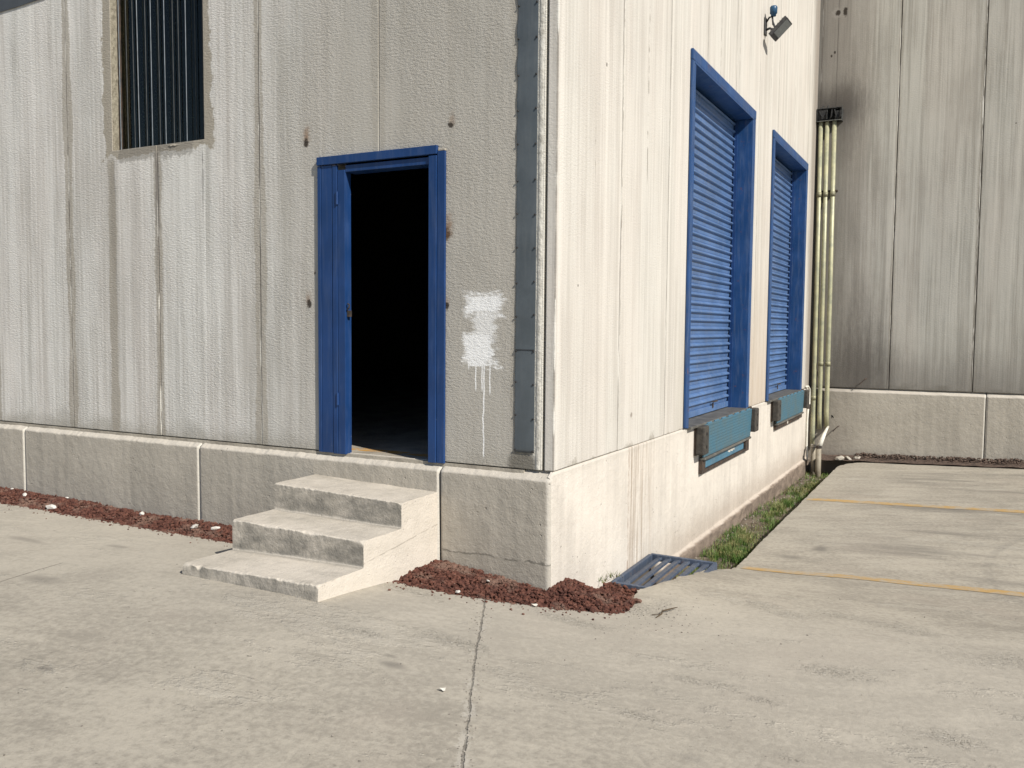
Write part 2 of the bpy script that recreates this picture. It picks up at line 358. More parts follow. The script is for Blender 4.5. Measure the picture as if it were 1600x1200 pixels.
def plinth_mat(name, base, kind):
    m = Mat(name, 0.8, 0.25)
    u = m.add(m.x, m.y)
    a = m.noise(m.pos, 1.6, 6, 0.65)
    st = m.noise(m.vec(m.mul(u, 12.0), m.mul(m.z, 0.6)), 1.0, 4, 0.6)
    e = m.noise(m.pos, 90.0, 3, 0.6)
    c = m.mix(m.ss(m.add(m.mul(a, 0.6), m.mul(st, 0.4)), 0.36, 0.66), tuple(k * 1.07 for k in base), tuple(k * 0.86 for k in base))
    c = m.mix(m.ss(e, 0.58, 0.8, 0, 0.25), c, tuple(k * 0.6 for k in base))
    if kind == 'front':
        # worn arris painted paler: sun on its upward slope put into the colour
        wn = m.noise(m.vec(m.mul(m.x, 9.0), m.mul(m.z, 9.0), m.mul(m.y, 9.0)), 1.0, 5, 0.7)
        w = m.ss(m.add(m.z, m.mul(m.sub(wn, 0.5), 0.03)), -0.062, -0.05)
        c = m.mix(m.mul(w, 0.9), c, (0.50, 0.46, 0.395))
        cr = m.ss(m.add(m.x, m.mul(m.sub(wn, 0.5), 0.03)), -0.035, -0.024)
        c = m.mix(m.mul(cr, 0.85), c, (0.47, 0.44, 0.385))  # rounded corner edge painted pale, as if catching the sun
        for bx in (-0.826, -3.085, -5.303):
            c = m.mix(m.ss(m.op('ABSOLUTE', m.sub(m.x, bx)), 0.022, 0.012), c, (0.52, 0.49, 0.43))  # pale V joints: the sunlit groove flank put into the colour
        lo = m.ss(m.add(m.z, m.mul(m.sub(wn, 0.5), 0.10)), -0.56, -0.60)
        c = m.mix(m.mul(lo, m.mul(m.ss(m.x, -0.85, -0.8), 0.35)), c, tuple(k * 0.82 for k in base))
        rim = m.mul(m.ss(m.op('ABSOLUTE', m.add(m.add(m.z, 0.585), m.mul(m.sub(wn, 0.5), 0.07))), 0.010, 0.003), m.mul(m.ss(m.x, -0.85, -0.8), m.ss(m.noise(m.vec(m.mul(m.x, 7.0), 2.0, 1.0), 1.0, 3, 0.6), 0.40, 0.5)))
        c = m.mix(m.mul(rim, 0.6), c, (0.09, 0.085, 0.07))
    elif kind == 'side':
        v = m.y; z = m.z
        sn = m.noise(m.vec(m.mul(v, 26.0), m.mul(z, 0.8), 3.0), 1.0, 4, 0.65)
        band = m.mul(m.ss(v, 1.36, 1.44), m.ss(v, 2.2, 1.55))
        k = m.mul(band, m.mul(m.ss(sn, 0.42, 0.66), m.ss(z, -1.15, -0.75, 0.45, 1.0)))
        c = m.mix(m.mul(k, 0.75), c, (0.27, 0.20, 0.14))
        k = m.mul(m.ss(m.op('ABSOLUTE', m.sub(v, 1.385)), 0.02, 0.004), m.ss(m.noise(m.vec(m.mul(v, 40.0), m.mul(z, 9.0), 5.0), 1.0, 4, 0.7), 0.42, 0.56))
        c = m.mix(m.mul(k, 0.75), c, (0.24, 0.15, 0.10))
        pn = m.noise(m.vec(m.mul(v, 4.0), m.mul(z, 7.0), 6.0), 1.0, 6, 0.75)
        sp = m.mul(m.ss(pn, 0.66, 0.70), 0.5)
        c = m.mix(sp, c, (0.33, 0.29, 0.24))
        gr = m.mul(m.ss(m.add(z, m.mul(m.sub(pn, 0.5), 0.35)), -0.72, -1.12), m.ss(v, 1.4, 3.0))
        c = m.mix(m.mul(gr, 0.5), c, (0.33, 0.26, 0.20))
        ft = m.ss(m.add(z, m.mul(m.sub(pn, 0.5), 0.02)), -1.135, -1.15)
        c = m.mix(m.mul(m.mul(ft, m.ss(v, 1.8, 2.2)), 0.9), c, m.mix(m.ss(pn, 0.35, 0.65), (0.23, 0.18, 0.14), (0.10, 0.075, 0.058)))
        ft2 = m.mul(m.ss(m.add(z, m.mul(m.sub(pn, 0.5), 0.03)), -1.0, -1.03), m.mul(m.ss(v, 0.7, 0.9), m.ss(v, 2.2, 2.0)))
        c = m.mix(m.mul(ft2, 0.92), c, (0.085, 0.07, 0.055))  # soil stain that also paints shade into the gaps under the grate
        tp = m.ss(m.add(z, m.mul(m.sub(pn, 0.5), 0.10)), -0.07, 0.0)
        c = m.mix(m.mul(tp, 0.25), c, (0.36, 0.33, 0.28))
    elif kind == 'back':
        wn = m.noise(m.vec(m.mul(m.x, 5.0), m.mul(m.z, 5.0), 2.0), 1.0, 5, 0.7)
        w = m.ss(m.add(m.z, m.mul(m.sub(wn, 0.5), 0.03)), -0.062, -0.05)
        c = m.mix(m.mul(w, 0.9), c, (0.50, 0.46, 0.395))  # rear arris paler, sunlight on the slope painted in
        k = m.mul(m.ss(m.add(m.x, m.mul(m.sub(wn, 0.5), 0.6)), 1.0, 0.3), 0.5)
        c = m.mix(k, c, (0.16, 0.14, 0.12))
        c = m.mix(m.ss(m.op('ABSOLUTE', m.sub(m.x, 2.522)), 0.024, 0.014), c, (0.52, 0.49, 0.43))  # pale strip paints in the sun on the joint's flank
        k = m.mul(m.ss(m.add(m.z, m.mul(m.sub(wn, 0.5), 0.2)), -0.9, -1.15), 0.45)
        c = m.mix(k, c, (0.17, 0.15, 0.13))
    m.col(c)
    vo = m.ss(m.voro(m.pos, 16.0), 0.08, 0.15)
    pk = m.ss(m.noise(m.pos, 4.0, 2, 0.5), 0.54, 0.62)
    pit = m.sub(1.0, m.mul(m.sub(1.0, vo), pk))
    m.bump(m.add(m.add(m.mul(m.noise(m.pos, 14.0, 6, 0.68), 1.0), m.mul(e, 0.25)), m.mul(pit, 0.8)), 0.009, 1.0)
    return m.m
M_PFRONT = plinth_mat('grey front plinth', (0.395, 0.362, 0.305), 'front')  # front plinth toned darker than the side plinth
M_PSIDE = plinth_mat('cream side plinth', (0.60, 0.555, 0.49), 'side')
M_PBACK = plinth_mat('grey rear plinth', (0.42, 0.385, 0.32), 'back')
M_STEP = concrete_mat('stair concrete', (0.555, 0.505, 0.43), (0.40, 0.365, 0.305), 0.007, 0.35, kind='step')

def ground_mat():
    m = Mat('yard concrete', 0.88, 0.22)
    x, y = m.x, m.y
    v = m.vec(x, y, 0.0)
    big = m.noise(v, 0.45, 6, 0.62)
    mid = m.noise(v, 2.2, 6, 0.65)
    strk = m.noise(m.vec(m.mul(m.add(m.mul(x, 0.9), m.mul(y, 0.35)), 1.3), m.mul(m.sub(m.mul(y, 0.93), m.mul(x, 0.35)), 7.0), 1.0), 1.0, 6, 0.65)
    fine = m.noise(v, 26.0, 5, 0.7)
    grit = m.noise(v, 150.0, 3, 0.65)
    f = m.add(m.mul(big, 0.26), m.add(m.mul(mid, 0.20), m.add(m.mul(strk, 0.20), m.mul(fine, 0.34))))
    c = m.mix(m.ss(f, 0.42, 0.58), (0.395, 0.360, 0.296), (0.262, 0.238, 0.196))
    # warm and cool patches
    c = m.mix(m.mul(m.ss(m.noise(v, 0.9, 4, 0.6), 0.5, 0.7), 0.25), c, (0.40, 0.345, 0.285))
    # worn rough patches
    ptch = m.ss(m.noise(m.vec(m.mul(x, 0.9), m.mul(y, 1.8), 4.0), 1.0, 7, 0.75), 0.545, 0.62)
    c = m.mix(m.mul(ptch, m.ss(fine, 0.42, 0.6, 0.05, 0.45)), c, (0.49, 0.455, 0.385))
    # dark smears of tyres over the parking bay, lying along x
    tyre = m.mul(m.ss(m.noise(m.vec(m.mul(x, 0.35), m.mul(y, 1.7), 8.0), 1.0, 4, 0.6), 0.50, 0.68), m.mul(m.ss(y, 1.5, 3.2), m.ss(x, 0.9, 2.2)))
    c = m.mix(m.mul(tyre, 0.75), c, (0.15, 0.138, 0.118))
    # oily spots
    oil = m.ss(m.noise(m.vec(m.mul(x, 1.3), m.mul(y, 1.9), 17.0), 1.0, 3, 0.5), 0.69, 0.75)
    c = m.mix(m.mul(oil, 0.40), c, (0.15, 0.14, 0.125))
    # pale dust near the stair and the gravel
    dust = m.mul(m.ss(y, -2.6, -0.6), m.ss(y, 1.2, 0.0))
    c = m.mix(m.mul(dust, 0.42), c, (0.455, 0.418, 0.353))
    for (sx, sy, rx, ry, am_) in ((-.02, -1.70, .11, .055, .55), (-.10, -1.62, .05, .03, .4), (-2.55, -1.75, .22, .10, .4), (-2.9, -.95, .16, .05, .35), (1.15, 3.35, .10, .16, .6), (.95, 2.95, .15, .10, .5), (-1.35, -2.55, .07, .035, .5), (.62, -2.6, .05, .03, .5), (-3.6, -1.15, .30, .06, .35)):
        c = m.mix(m.mul(m.spot(x, y, sx, sy, rx, ry, m.noise(v, 13.0, 5, 0.7), 0.8, 0.2), am_), c, (0.13, 0.12, 0.105))
    # pits and specks
    pit = m.mul(m.ss(m.noise(m.vec(m.mul(x, 20.0), m.mul(y, 30.0), 3.0), 1.0, 6, 0.78), 0.63, 0.68), m.ss(m.noise(v, 1.6, 6, 0.7), 0.47, 0.60))
    c = m.mix(m.mul(pit, 0.55), c, (0.16, 0.145, 0.12))
    c = m.mix(m.ss(grit, 0.56, 0.75, 0, 0.45), c, (0.17, 0.155, 0.13))
    c = m.mix(m.ss(grit, 0.40, 0.22, 0, 0.25), c, (0.56, 0.53, 0.47))
    # spalled patches where the skin of the slab has flaked off
    sn2 = m.noise(m.vec(m.mul(x, 24.0), m.mul(y, 30.0), 3.0), 1.0, 5, 0.75)
    spl = None
    for (sx, sy, rx, ry) in ((1.13, .69, .22, .12), (1.40, .56, .20, .10), (1.62, .76, .22, .13), (1.95, .68, .22, .12), (2.08, .56, .18, .08), (1.18, -.95, .14, .07), (1.32, -.94, .14, .07), (1.55, -1.02, .10, .05), (1.80, -.46, .22, .10), (2.30, -1.03, .20, .09), (1.75, -1.55, .12, .05), (.02, -1.25, .28, .08), (-.42, -1.47, .20, .06), (1.1, -1.5, .10, .04), (.62, .12, .20, .28), (.35, -.42, .40, .09), (-.6, -.68, .3, .10), (2.6, .2, .5, .2)):
        q = m.spot(x, y, sx, sy, rx * 1.3, ry * 1.5, mid, 1.1, -0.2)
        spl = q if spl is None else m.mx(spl, q)
    flk = m.mul(spl, m.ss(sn2, 0.575, 0.64)); lit_ = m.mul(spl, m.ss(sn2, 0.50, 0.42))
    c = m.mix(m.mul(lit_, 0.45), c, (0.53, 0.495, 0.42))
    c = m.mix(m.mul(flk, 0.5), c, (0.17, 0.152, 0.124))
    # sawn joint that has crumbled, and two hairline cracks
    wv = m.mul(m.sub(m.noise(v, 3.0, 5, 0.7), 0.5), 0.055)
    def line(x0, y0, x1, y1):
        dx, dy = x1 - x0, y1 - y0; L = math.hypot(dx, dy); nx_, ny_ = -dy / L, dx / L
        d = m.op('ABSOLUTE', m.add(m.add(m.mul(x, nx_), m.mul(y, ny_)), m.add(wv, -(x0 * nx_ + y0 * ny_))))
        t = m.add(m.mul(x, dx / L), m.mul(y, dy / L)); t0 = x0 * dx / L + y0 * dy / L
        return d, m.mul(m.ss(t, t0 - 0.03, t0), m.ss(t, t0 + L + 0.03, t0 + L))
    d1, k1 = line(-0.345, -0.25, 1.20, -3.25)
    j = m.mul(m.ss(m.add(d1, m.mul(m.sub(fine, 0.5), 0.03)), 0.0065, 0.0015), k1)
    jw = m.mul(m.mul(m.ss(m.add(d1, m.mul(m.sub(fine, 0.5), 0.12)), 0.035, 0.012), k1), m.ss(mid, 0.45, 0.6))
    c = m.mix(m.mul(jw, 0.5), c, (0.52, 0.49, 0.43))
    c = m.mix(m.mul(j, m.ss(fine, 0.35, 0.6, 0.85, 0.3)), c, (0.11, 0.10, 0.085))
    d2, k2 = line(-2.56, -2.9, -2.80, -1.46)
    j2 = m.mul(m.ss(d2, 0.007, 0.002), k2)
    c = m.mix(m.mul(j2, 0.6), c, (0.12, 0.11, 0.095))
    # curved tyre mark at the right of the bay
    rr = m.op('SQRT', m.add(m.mul(m.sub(x, 3.45), m.sub(x, 3.45)), m.mul(m.sub(m.mul(y, 0.55), 1.75), m.sub(m.mul(y, 0.55), 1.75))))
    tm = m.mul(m.ss(m.op('ABSOLUTE', m.sub(rr, 0.95)), 0.045, 0.02), m.ss(m.noise(v, 5.0, 4, 0.6), 0.3, 0.6))
    c = m.mix(m.mul(tm, 0.22), c, (0.12, 0.115, 0.105))
    m.col(c)
    h = m.add(m.mul(fine, 0.5), m.mul(grit, 0.25))
    h = m.add(h, m.mul(m.noise(v, 7.0, 5, 0.65), 0.9))
    h = m.sub(h, m.mul(flk, 1.2)); h = m.add(h, m.mul(lit_, 0.8))
    h = m.sub(h, m.mul(pit, 0.9)); h = m.sub(h, m.mul(j, 1.0)); h = m.sub(h, m.mul(j2, 0.8))
    rou = m.noise(m.vec(m.mul(x, 17.0), m.mul(y, 26.0), 9.0), 1.0, 5, 0.75)
    h = m.add(h, m.mul(m.add(ptch, 0.15), m.mul(rou, 1.5)))
    m.bump(h, 0.0065, 1.0)
    return m.m
M_GROUND = ground_mat()

def simple(name, c1, c2, scale=20, rough=0.85, bump=0.004, metal=0.0, spec=0.3, detail=5):
    m = Mat(name, rough, spec, metal)
    n = m.noise(m.pos, scale, detail, 0.65)
    m.col(m.mix(m.ss(n, 0.35, 0.68), c1, c2))
    m.bump(m.noise(m.pos, scale * 3, 4, 0.6), bump, 1.0)
    return m.m
M_GRAVEL = None
def gravel_mat():
    m = Mat('red lava gravel', 0.95, 0.1)
    n = m.noise(m.pos, 30.0, 3, 0.6); w = m.noise(m.pos, 61.0, 3, 0.6)
    c = m.mix(m.ss(n, 0.35, 0.65), (0.066, 0.030, 0.024), (0.150, 0.066, 0.047))
    c = m.mix(m.ss(w, 0.62, 0.72, 0, 0.7), c, (0.28, 0.20, 0.155))
    c = m.mix(m.mul(m.ss(m.noise(m.pos, 5.0, 4, 0.6), 0.5, 0.66), 0.5), c, (0.25, 0.175, 0.135))
    c = m.mix(m.ss(w, 0.36, 0.30, 0, 0.8), c, (0.05, 0.035, 0.028))
    m.col(c); m.bump(m.noise(m.pos, 160.0, 3, 0.7), 0.006, 1.0)
    return m.m
M_GRAVEL = gravel_mat()
M_SOIL = simple('trench soil', (0.085, 0.066, 0.048), (0.19, 0.155, 0.118), 9, 0.95, 0.02)
M_DEBRIS = simple('dark debris', (0.045, 0.032, 0.026), (0.15, 0.105, 0.08), 24, 0.95, 0.01)
M_STONE = simple('white stone', (0.62, 0.60, 0.55), (0.46, 0.43, 0.38), 18, 0.9, 0.004)
M_CRUMB = simple('concrete crumbs', (0.36, 0.33, 0.28), (0.16, 0.14, 0.12), 40, 0.95, 0.004)
def grass_mat():
    m = Mat('grass blades', 0.6, 0.3)
    n = m.noise(m.pos, 55.0, 2, 0.6); g = m.noise(m.pos, 4.0, 3, 0.6)
    c = m.mix(m.ss(n, 0.4, 0.62), (0.038, 0.092, 0.016), (0.105, 0.180, 0.036))
    c = m.mix(m.mul(m.ss(g, 0.42, 0.58), m.ss(n, 0.42, 0.58, 0.25, 0.95)), c, (0.30, 0.26, 0.12))
    m.col(c)
    return m.m
M_GRASS = grass_mat()
BLUE = (0.009, 0.041, 0.142)
M_BLUE = paint_mat('blue enamel', BLUE, 0.42, 0.7, 0.0, 0.12, (0.16, 0.20, 0.28))
M_BLUE2 = paint_mat('blue dock frame enamel', (0.013, 0.058, 0.175), 0.42, 0.5, 0.55, 0.22, (0.2, 0.24, 0.3))
M_SHUT = paint_mat('blue roller shutter', (0.080, 0.155, 0.315), 0.38, 0.3, 0.0, 0.35, (0.24, 0.27, 0.34))
M_FLASH = paint_mat('slate grey sheet', (0.085, 0.100, 0.110), 0.40, 0.0, 0.0, 0.2, (0.16, 0.17, 0.17))
M_SHEET = simple('dull grey sheet', (0.070, 0.078, 0.086), (0.052, 0.058, 0.064), 3, 0.6, 0.001)
def plate_mat():
    m = Mat('teal tread plate', 0.5, 0.4)
    n = m.noise(m.pos, 6.0, 6, 0.7)
    c = m.mix(m.ss(n, 0.38, 0.68), (0.052, 0.145, 0.205), (0.075, 0.135, 0.160))
    c = m.mix(m.mul(m.ss(m.noise(m.pos, 13.0, 6, 0.75), 0.62, 0.70), 0.7), c, (0.15, 0.10, 0.07))
    lx = m.op('ABSOLUTE', m.sub(m.op('FRACT', m.mul(m.y, 18.0)), 0.5)); lz = m.op('ABSOLUTE', m.sub(m.op('FRACT', m.mul(m.z, 32.0)), 0.5))
    raised = m.mul(m.ss(lx, 0.45, 0.36), m.ss(lz, 0.42, 0.30))
    c = m.mix(m.mul(m.sub(1.0, raised), 0.18), c, (0.03, 0.06, 0.08))
    m.col(c); m.bump(m.add(raised, m.mul(n, 0.4)), 0.002, 1.0)
    return m.m
M_PLATE = plate_mat()
M_TEAL = paint_mat('teal enamel', (0.055, 0.16, 0.24), 0.45, 0.2, 0.5, 0.25)
M_STEEL = simple('worn steel plate', (0.17, 0.165, 0.15), (0.10, 0.095, 0.085), 8, 0.55, 0.003, 0.3)
M_DSTEEL = simple('rusty dark steel', (0.035, 0.030, 0.027), (0.085, 0.058, 0.042), 14, 0.7, 0.004)
M_RUBBER = simple('bumper rubber', (0.040, 0.037, 0.033), (0.072, 0.064, 0.053), 16, 0.8, 0.006)
M_PAD = simple('grimy cream concrete', (0.46, 0.43, 0.37), (0.30, 0.27, 0.22), 12, 0.9, 0.004)
M_MORT = simple('sill mortar', (0.40, 0.365, 0.30), (0.23, 0.205, 0.165), 16, 0.95, 0.012)
M_GRATE = paint_mat('grey blue grate enamel', (0.055, 0.074, 0.112), 0.5, 0.4, 0.4, 0.2)
M_COND = simple('yellowish galvanised conduit', (0.43, 0.415, 0.26), (0.28, 0.285, 0.20), 7, 0.45, 0.001, 0.1, 0.5)
M_COUP = simple('dull conduit coupling', (0.28, 0.27, 0.17), (0.18, 0.17, 0.12), 12, 0.5, 0.002, 0.2)
M_CHAR = simple('charred box', (0.014, 0.015, 0.016), (0.05, 0.05, 0.048), 30, 0.75, 0.008)
M_CHARL = simple('scorched metal rim', (0.06, 0.065, 0.06), (0.16, 0.16, 0.14), 40, 0.6, 0.004)
M_PVCW = simple('white plastic pipe', (0.70, 0.68, 0.60), (0.52, 0.49, 0.42), 10, 0.5, 0.001)
M_PVCB = simple('beige plastic pipe', (0.30, 0.265, 0.20), (0.20, 0.175, 0.135), 10, 0.6, 0.001)
M_HOLE = simple('unlit hole', (0.012, 0.011, 0.010), (0.02, 0.018, 0.016), 20, 0.95, 0.003)
M_CORE = simple('joint backing', (0.07, 0.062, 0.052), (0.12, 0.105, 0.09), 14, 0.95, 0.004)
M_INT = simple('interior concrete', (0.20, 0.19, 0.17), (0.14, 0.13, 0.12), 3, 0.9, 0.003)
M_REVEAL = simple('window reveal plaster', (0.29, 0.265, 0.205), (0.18, 0.16, 0.12), 30, 0.9, 0.008)
M_ROD = simple('pale steel rod', (0.23, 0.255, 0.275), (0.15, 0.17, 0.185), 20, 0.5, 0.001, 0.4)
M_ROD2 = simple('dark steel rod', (0.060, 0.066, 0.066), (0.035, 0.038, 0.038), 20, 0.6, 0.001, 0.2)
M_LAMP = simple('lamp housing grey', (0.085, 0.085, 0.085), (0.05, 0.05, 0.052), 30, 0.5, 0.002, 0.3)
M_LENS = simple('lamp lens', (0.22, 0.235, 0.23), (0.17, 0.18, 0.18), 60, 0.2, 0.001)
M_CELL = simple('blue photocell cap', (0.03, 0.09, 0.17), (0.02, 0.06, 0.12), 20, 0.35, 0.001)
M_SCREW = simple('black screw heads', (0.02, 0.02, 0.02), (0.045, 0.04, 0.04), 40, 0.5, 0.001)
M_SEAL = simple('chalky sealant', (0.60, 0.58, 0.52), (0.42, 0.40, 0.35), 16, 0.9, 0.008)
M_TWIG = simple('dry twig', (0.10, 0.07, 0.04), (0.05, 0.035, 0.022), 40, 0.9, 0.002)
def yellow_mat():
    m = Mat('worn yellow road paint', 0.8, 0.2)
    n = m.noise(m.pos, 14.0, 6, 0.7); g = m.noise(m.pos, 3.0, 5, 0.65)
    c = m.mix(m.ss(g, 0.35, 0.68), (0.43, 0.275, 0.10), (0.38, 0.265, 0.135))
    c = m.mix(m.mul(m.ss(m.add(m.mul(n, .6), m.mul(g, .4)), 0.42, 0.60), 0.9), c, (0.36, 0.32, 0.255))
    m.col(c); m.bump(m.noise(m.pos, 60.0, 4, 0.6), 0.004, 1.0)
    return m.m
M_YEL = yellow_mat()
def glass_mat():
    m = bpy.data.materials.new('dark window glass'); m.use_nodes = True
    t = m.node_tree; t.nodes.clear()
    o = t.nodes.new('ShaderNodeOutputMaterial'); mx = t.nodes.new('ShaderNodeMixShader')
    tr = t.nodes.new('ShaderNodeBsdfTransparent'); tr.inputs[0].default_value = (0.60, 0.66, 0.60, 1)
    gl = t.nodes.new('ShaderNodeBsdfGlossy'); gl.inputs['Roughness'].default_value = 0.03; gl.inputs[0].default_value = (1.0, 0.98, 0.82, 1)
    fr = t.nodes.new('ShaderNodeFresnel'); fr.inputs[0].default_value = 1.45
    t.links.new(fr.outputs[0], mx.inputs[0]); t.links.new(tr.outputs[0], mx.inputs[1]); t.links.new(gl.outputs[0], mx.inputs[2]); t.links.new(mx.outputs[0], o.inputs[0])
    return m
M_GLASS = glass_mat()

# ------------------------------------------------------------------ panels with openings
def panel(mb, u0, u1, z0, z1, holes, depth0, depth1, axis):
    """solid slab between two depths with rectangular holes; axis 'x': lies along x, depth along y; axis 'y': along y, depth along x"""
    us = sorted({u0, u1, *[min(max(h, u0), u1) for q in holes for h in q[:2]]})
    zs = sorted({z0, z1, *[min(max(h, z0), z1) for q in holes for h in q[2:]]})
    us = [u for u in us]; zs = [z for z in zs]
    solid = {}
    for i in range(len(us) - 1):
        for j in range(len(zs) - 1):
            cu, cz = (us[i] + us[i + 1]) / 2, (zs[j] + zs[j + 1]) / 2
            solid[i, j] = not any(h[0] < cu < h[1] and h[2] < cz < h[3] for h in holes)
    P = (lambda u, d, z: (u, d, z)) if axis == 'x' else (lambda u, d, z: (d, u, z))
    for (i, j), s in solid.items():
        if not s: continue
        a, b, c, d = us[i], us[i + 1], zs[j], zs[j + 1]
        mb.quad(P(a, depth0, c), P(b, depth0, c), P(b, depth0, d), P(a, depth0, d))
        mb.quad(P(a, depth1, c), P(a, depth1, d), P(b, depth1, d), P(b, depth1, c))
        if not solid.get((i - 1, j)): mb.quad(P(a, depth0, c), P(a, depth0, d), P(a, depth1, d), P(a, depth1, c))
        if not solid.get((i + 1, j)): mb.quad(P(b, depth0, c), P(b, depth1, c), P(b, depth1, d), P(b, depth0, d))
        if not solid.get((i, j - 1)): mb.quad(P(a, depth0, c), P(a, depth1, c), P(b, depth1, c), P(b, depth0, c))
        if not solid.get((i, j + 1)): mb.quad(P(a, depth0, d), P(b, depth0, d), P(b, depth1, d), P(a, depth1, d))

def weld(o, dist=0.0005):
    bm = bmesh.new(); bm.from_mesh(o.data)
    bmesh.ops.remove_doubles(bm, verts=bm.verts, dist=dist)
    bmesh.ops.recalc_face_normals(bm, faces=bm.faces)
    bm.to_mesh(o.data); bm.free()

W = thing('warehouse', 'near warehouse of ribbed concrete panels with blue doorway and two blue loading docks', 'warehouse', (0, 0, 0))
HT = 8.2
DOOR = (-1.735, -0.875, -0.1, 2.10)
WIN = (-4.085, -3.03, 2.362, 5.2)
DOCKS = [(2.87, 5.24, -0.1, 3.33), (2.87 + 3.57, 5.24 + 3.57, -0.1, 3.33)]
# front panels
seams = [-0.085, -1.359] + [-1.359 - 1.1 * k for k in range(1, 10)]
for i in range(len(seams) - 1):
    b, a = seams[i] - (0.0 if i == 0 else 0.0025), seams[i + 1] + 0.0025
    off = random.uniform(-0.003, 0.003)
    mb = MB(); panel(mb, a, b, 0.008, HT, [DOOR, WIN], off, 0.12, 'x')
    o = mb.build('wall_panel', M_FRONT, W); weld(o)
    m = o.modifiers.new('edge', 'BEVEL'); m.width = 0.004; m.segments = 2; m.limit_method = 'ANGLE'
# side panels
y = 0.0; k = 0
edges = [0.0, 1.14, 2.26, 3.38, 4.5, 5.62, 6.74, 7.86, 8.98, 9.72]
for i in range(len(edges) - 1):
    a, b = edges[i] + (0.0 if i == 0 else 0.0006), edges[i + 1] - 0.0006
    off = random.uniform(-0.0015, 0.0015) if i else 0
    mb = MB(); panel(mb, a, b, 0.007, HT, DOCKS, off, -0.068, 'y')
    o = mb.build('wall_panel', M_SIDE, W); weld(o)
    m = o.modifiers.new('edge', 'BEVEL'); m.width = 0.0018 if i else 0.007; m.segments = 2; m.limit_method = 'ANGLE'
# core behind the joints, roof, floor, dark hall
mb = MB()
panel(mb, -12.0, -0.05, 0.001, HT - 0.01, [(-2.3, -0.5, -.1, 2.5), (-4.4, -2.8, 2.1, 5.6)], 0.125, 0.30, 'x')
panel(mb, 0.31, 9.72, 0.001, HT - 0.01, [(d[0] - .06, d[1] + .06, d[2], 3.37) for d in DOCKS], -0.075, -0.20, 'y')
mb.box(-12.3, -12.0, 0.125, 9.72, -0.55, HT - 0.01)
mb.box(-12.0, -0.21, 9.5, 9.72, -0.55, HT - 0.01)
o = mb.build('core_wall', M_CORE, W)
mb = MB(); mb.box(-12.3, -0.0, 0.0, 9.72, HT + 0.003, HT + 0.2); mb.build('roof', M_CORE, W)
def floor_mat():
    m = Mat('hall floor', 0.85, 0.2)
    n = m.noise(m.pos, 4.0, 6, 0.7)
    c = m.mix(m.ss(n, 0.35, 0.68), (0.40, 0.365, 0.30), (0.25, 0.225, 0.185))
    k = m.mul(m.mul(m.ss(m.y, 0.16, 0.18), m.ss(m.y, 0.30, 0.28)), m.ss(m.noise(m.pos, 9.0, 5, 0.7), 0.40, 0.55))
    c = m.mix(m.mul(k, 0.9), c, (0.47, 0.24, 0.04))
    m.col(c); m.bump(m.noise(m.pos, 40.0, 4, 0.6), 0.005, 1.0)
    return m.m
mb = MB(); mb.box(-12.0, -0.21, -0.005, 9.5, -0.6, 0.0); mb.build('floor', floor_mat(), W)

# front plinth, one mesh per cast length, V joints between them
def frange(a, b, st):
    n = max(1, int(round((b - a) / st)))
    return [a + (b - a) * i / n for i in range(n + 1)]
rp = random.Random(3)
def front_plinth(x0, x1, right_end):
    pits = [(rp.uniform(x0 + .05, x1 - .05), rp.uniform(-0.55, -0.12), rp.uniform(.006, .014), rp.uniform(.004, .010)) for _ in range(int(26 * (x1 - x0) / 1.0))]
    scr = [(rp.uniform(x0 + .3, x1 - .6), rp.uniform(-0.5, -0.2), rp.uniform(.15, .5)) for _ in range(1)]
    if abs(x1 + 3.085) < .01: scr = [(-5.1, -0.385, 0.95), (-3.75, -0.44, .25), (-3.5, -.47, .2)]
    if abs(x1 + .826) < .01: scr = [(-3.0, -0.50, .16)]
    zs = [0.004, -0.004, -0.010, -0.018, -0.026, -0.034, -0.042, -0.050, -0.058, -0.068] + frange(-0.08, -0.95, 0.014)
    xs = [x0, x0 + .006, x0 + .012] + frange(x0 + .024, x1 - .024, 0.014) + [x1 - .016, x1 - .010, x1 - .005, x1]
    mb = MB()
    def fn(x, z):
        wob = 0.006 * nz(x * 3, z * 3) + 0.0022 * nz(x * 14, z * 14, 3)
        n1 = nz(x * 8.0, 1.0) * 0.012 + nz(x * 31.0, 4.0) * 0.006
        t = max(0.0, min(1.0, -z / (0.050 + n1)))           # worn sloping arris
        y = 0.035 - 0.085 * (t ** 0.9)
        if t >= 1: y = -0.05
        y += wob * min(1, -z * 12 + .05)
        # joints
        ends = [x - x0] if right_end else [x - x0, x1 - x]
        for e in ends:
            if e < 0.013: y += 0.018 * (1 - e / 0.013)
        if right_end and x1 - x < 0.025:
            e = x1 - x; q = max(0, 1 - e / 0.025); y += 0.020 * q * q + 0.012 * q * max(0, nz(z * 22, 7))
        for (px, pz, pr, pd) in pits:
            d = math.hypot(x - px, z - pz)
            if d < pr * 1.6: y += pd * max(0, 1 - d / pr) - 0.002 * max(0, 1 - abs(d - pr * 1.2) / (pr * .4))
        for (sx, sz, sl) in scr:
            if sx < x < sx + sl:
                q = (x - sx) / sl; zl = sz - 0.05 * q + 0.006 * nz(x * 12, 2)
                dd = z - zl; y += 0.012 * math.sin(PI * q) * (math.exp(-((dd + .006) / .008) ** 2) * -0.9 + math.exp(-((dd - .008) / .007) ** 2))
        if right_end:
            zl = -0.585 + 0.035 * nz(x * 6, 3) + 0.02 * nz(x * 17, 8)
            if z < zl: y += 0.014 * sst(zl, zl - 0.02, z)
            if abs(z - zl) < .05: y += 0.008 * nz(x * 40, z * 40) * (1 - abs(z - zl) / .05)
        return (x, y, z)
    mb.grid(fn, xs, zs)
    return mb.build('plinth', M_PFRONT, W, smooth=True)
front_plinth(-0.823, 0.0, True)
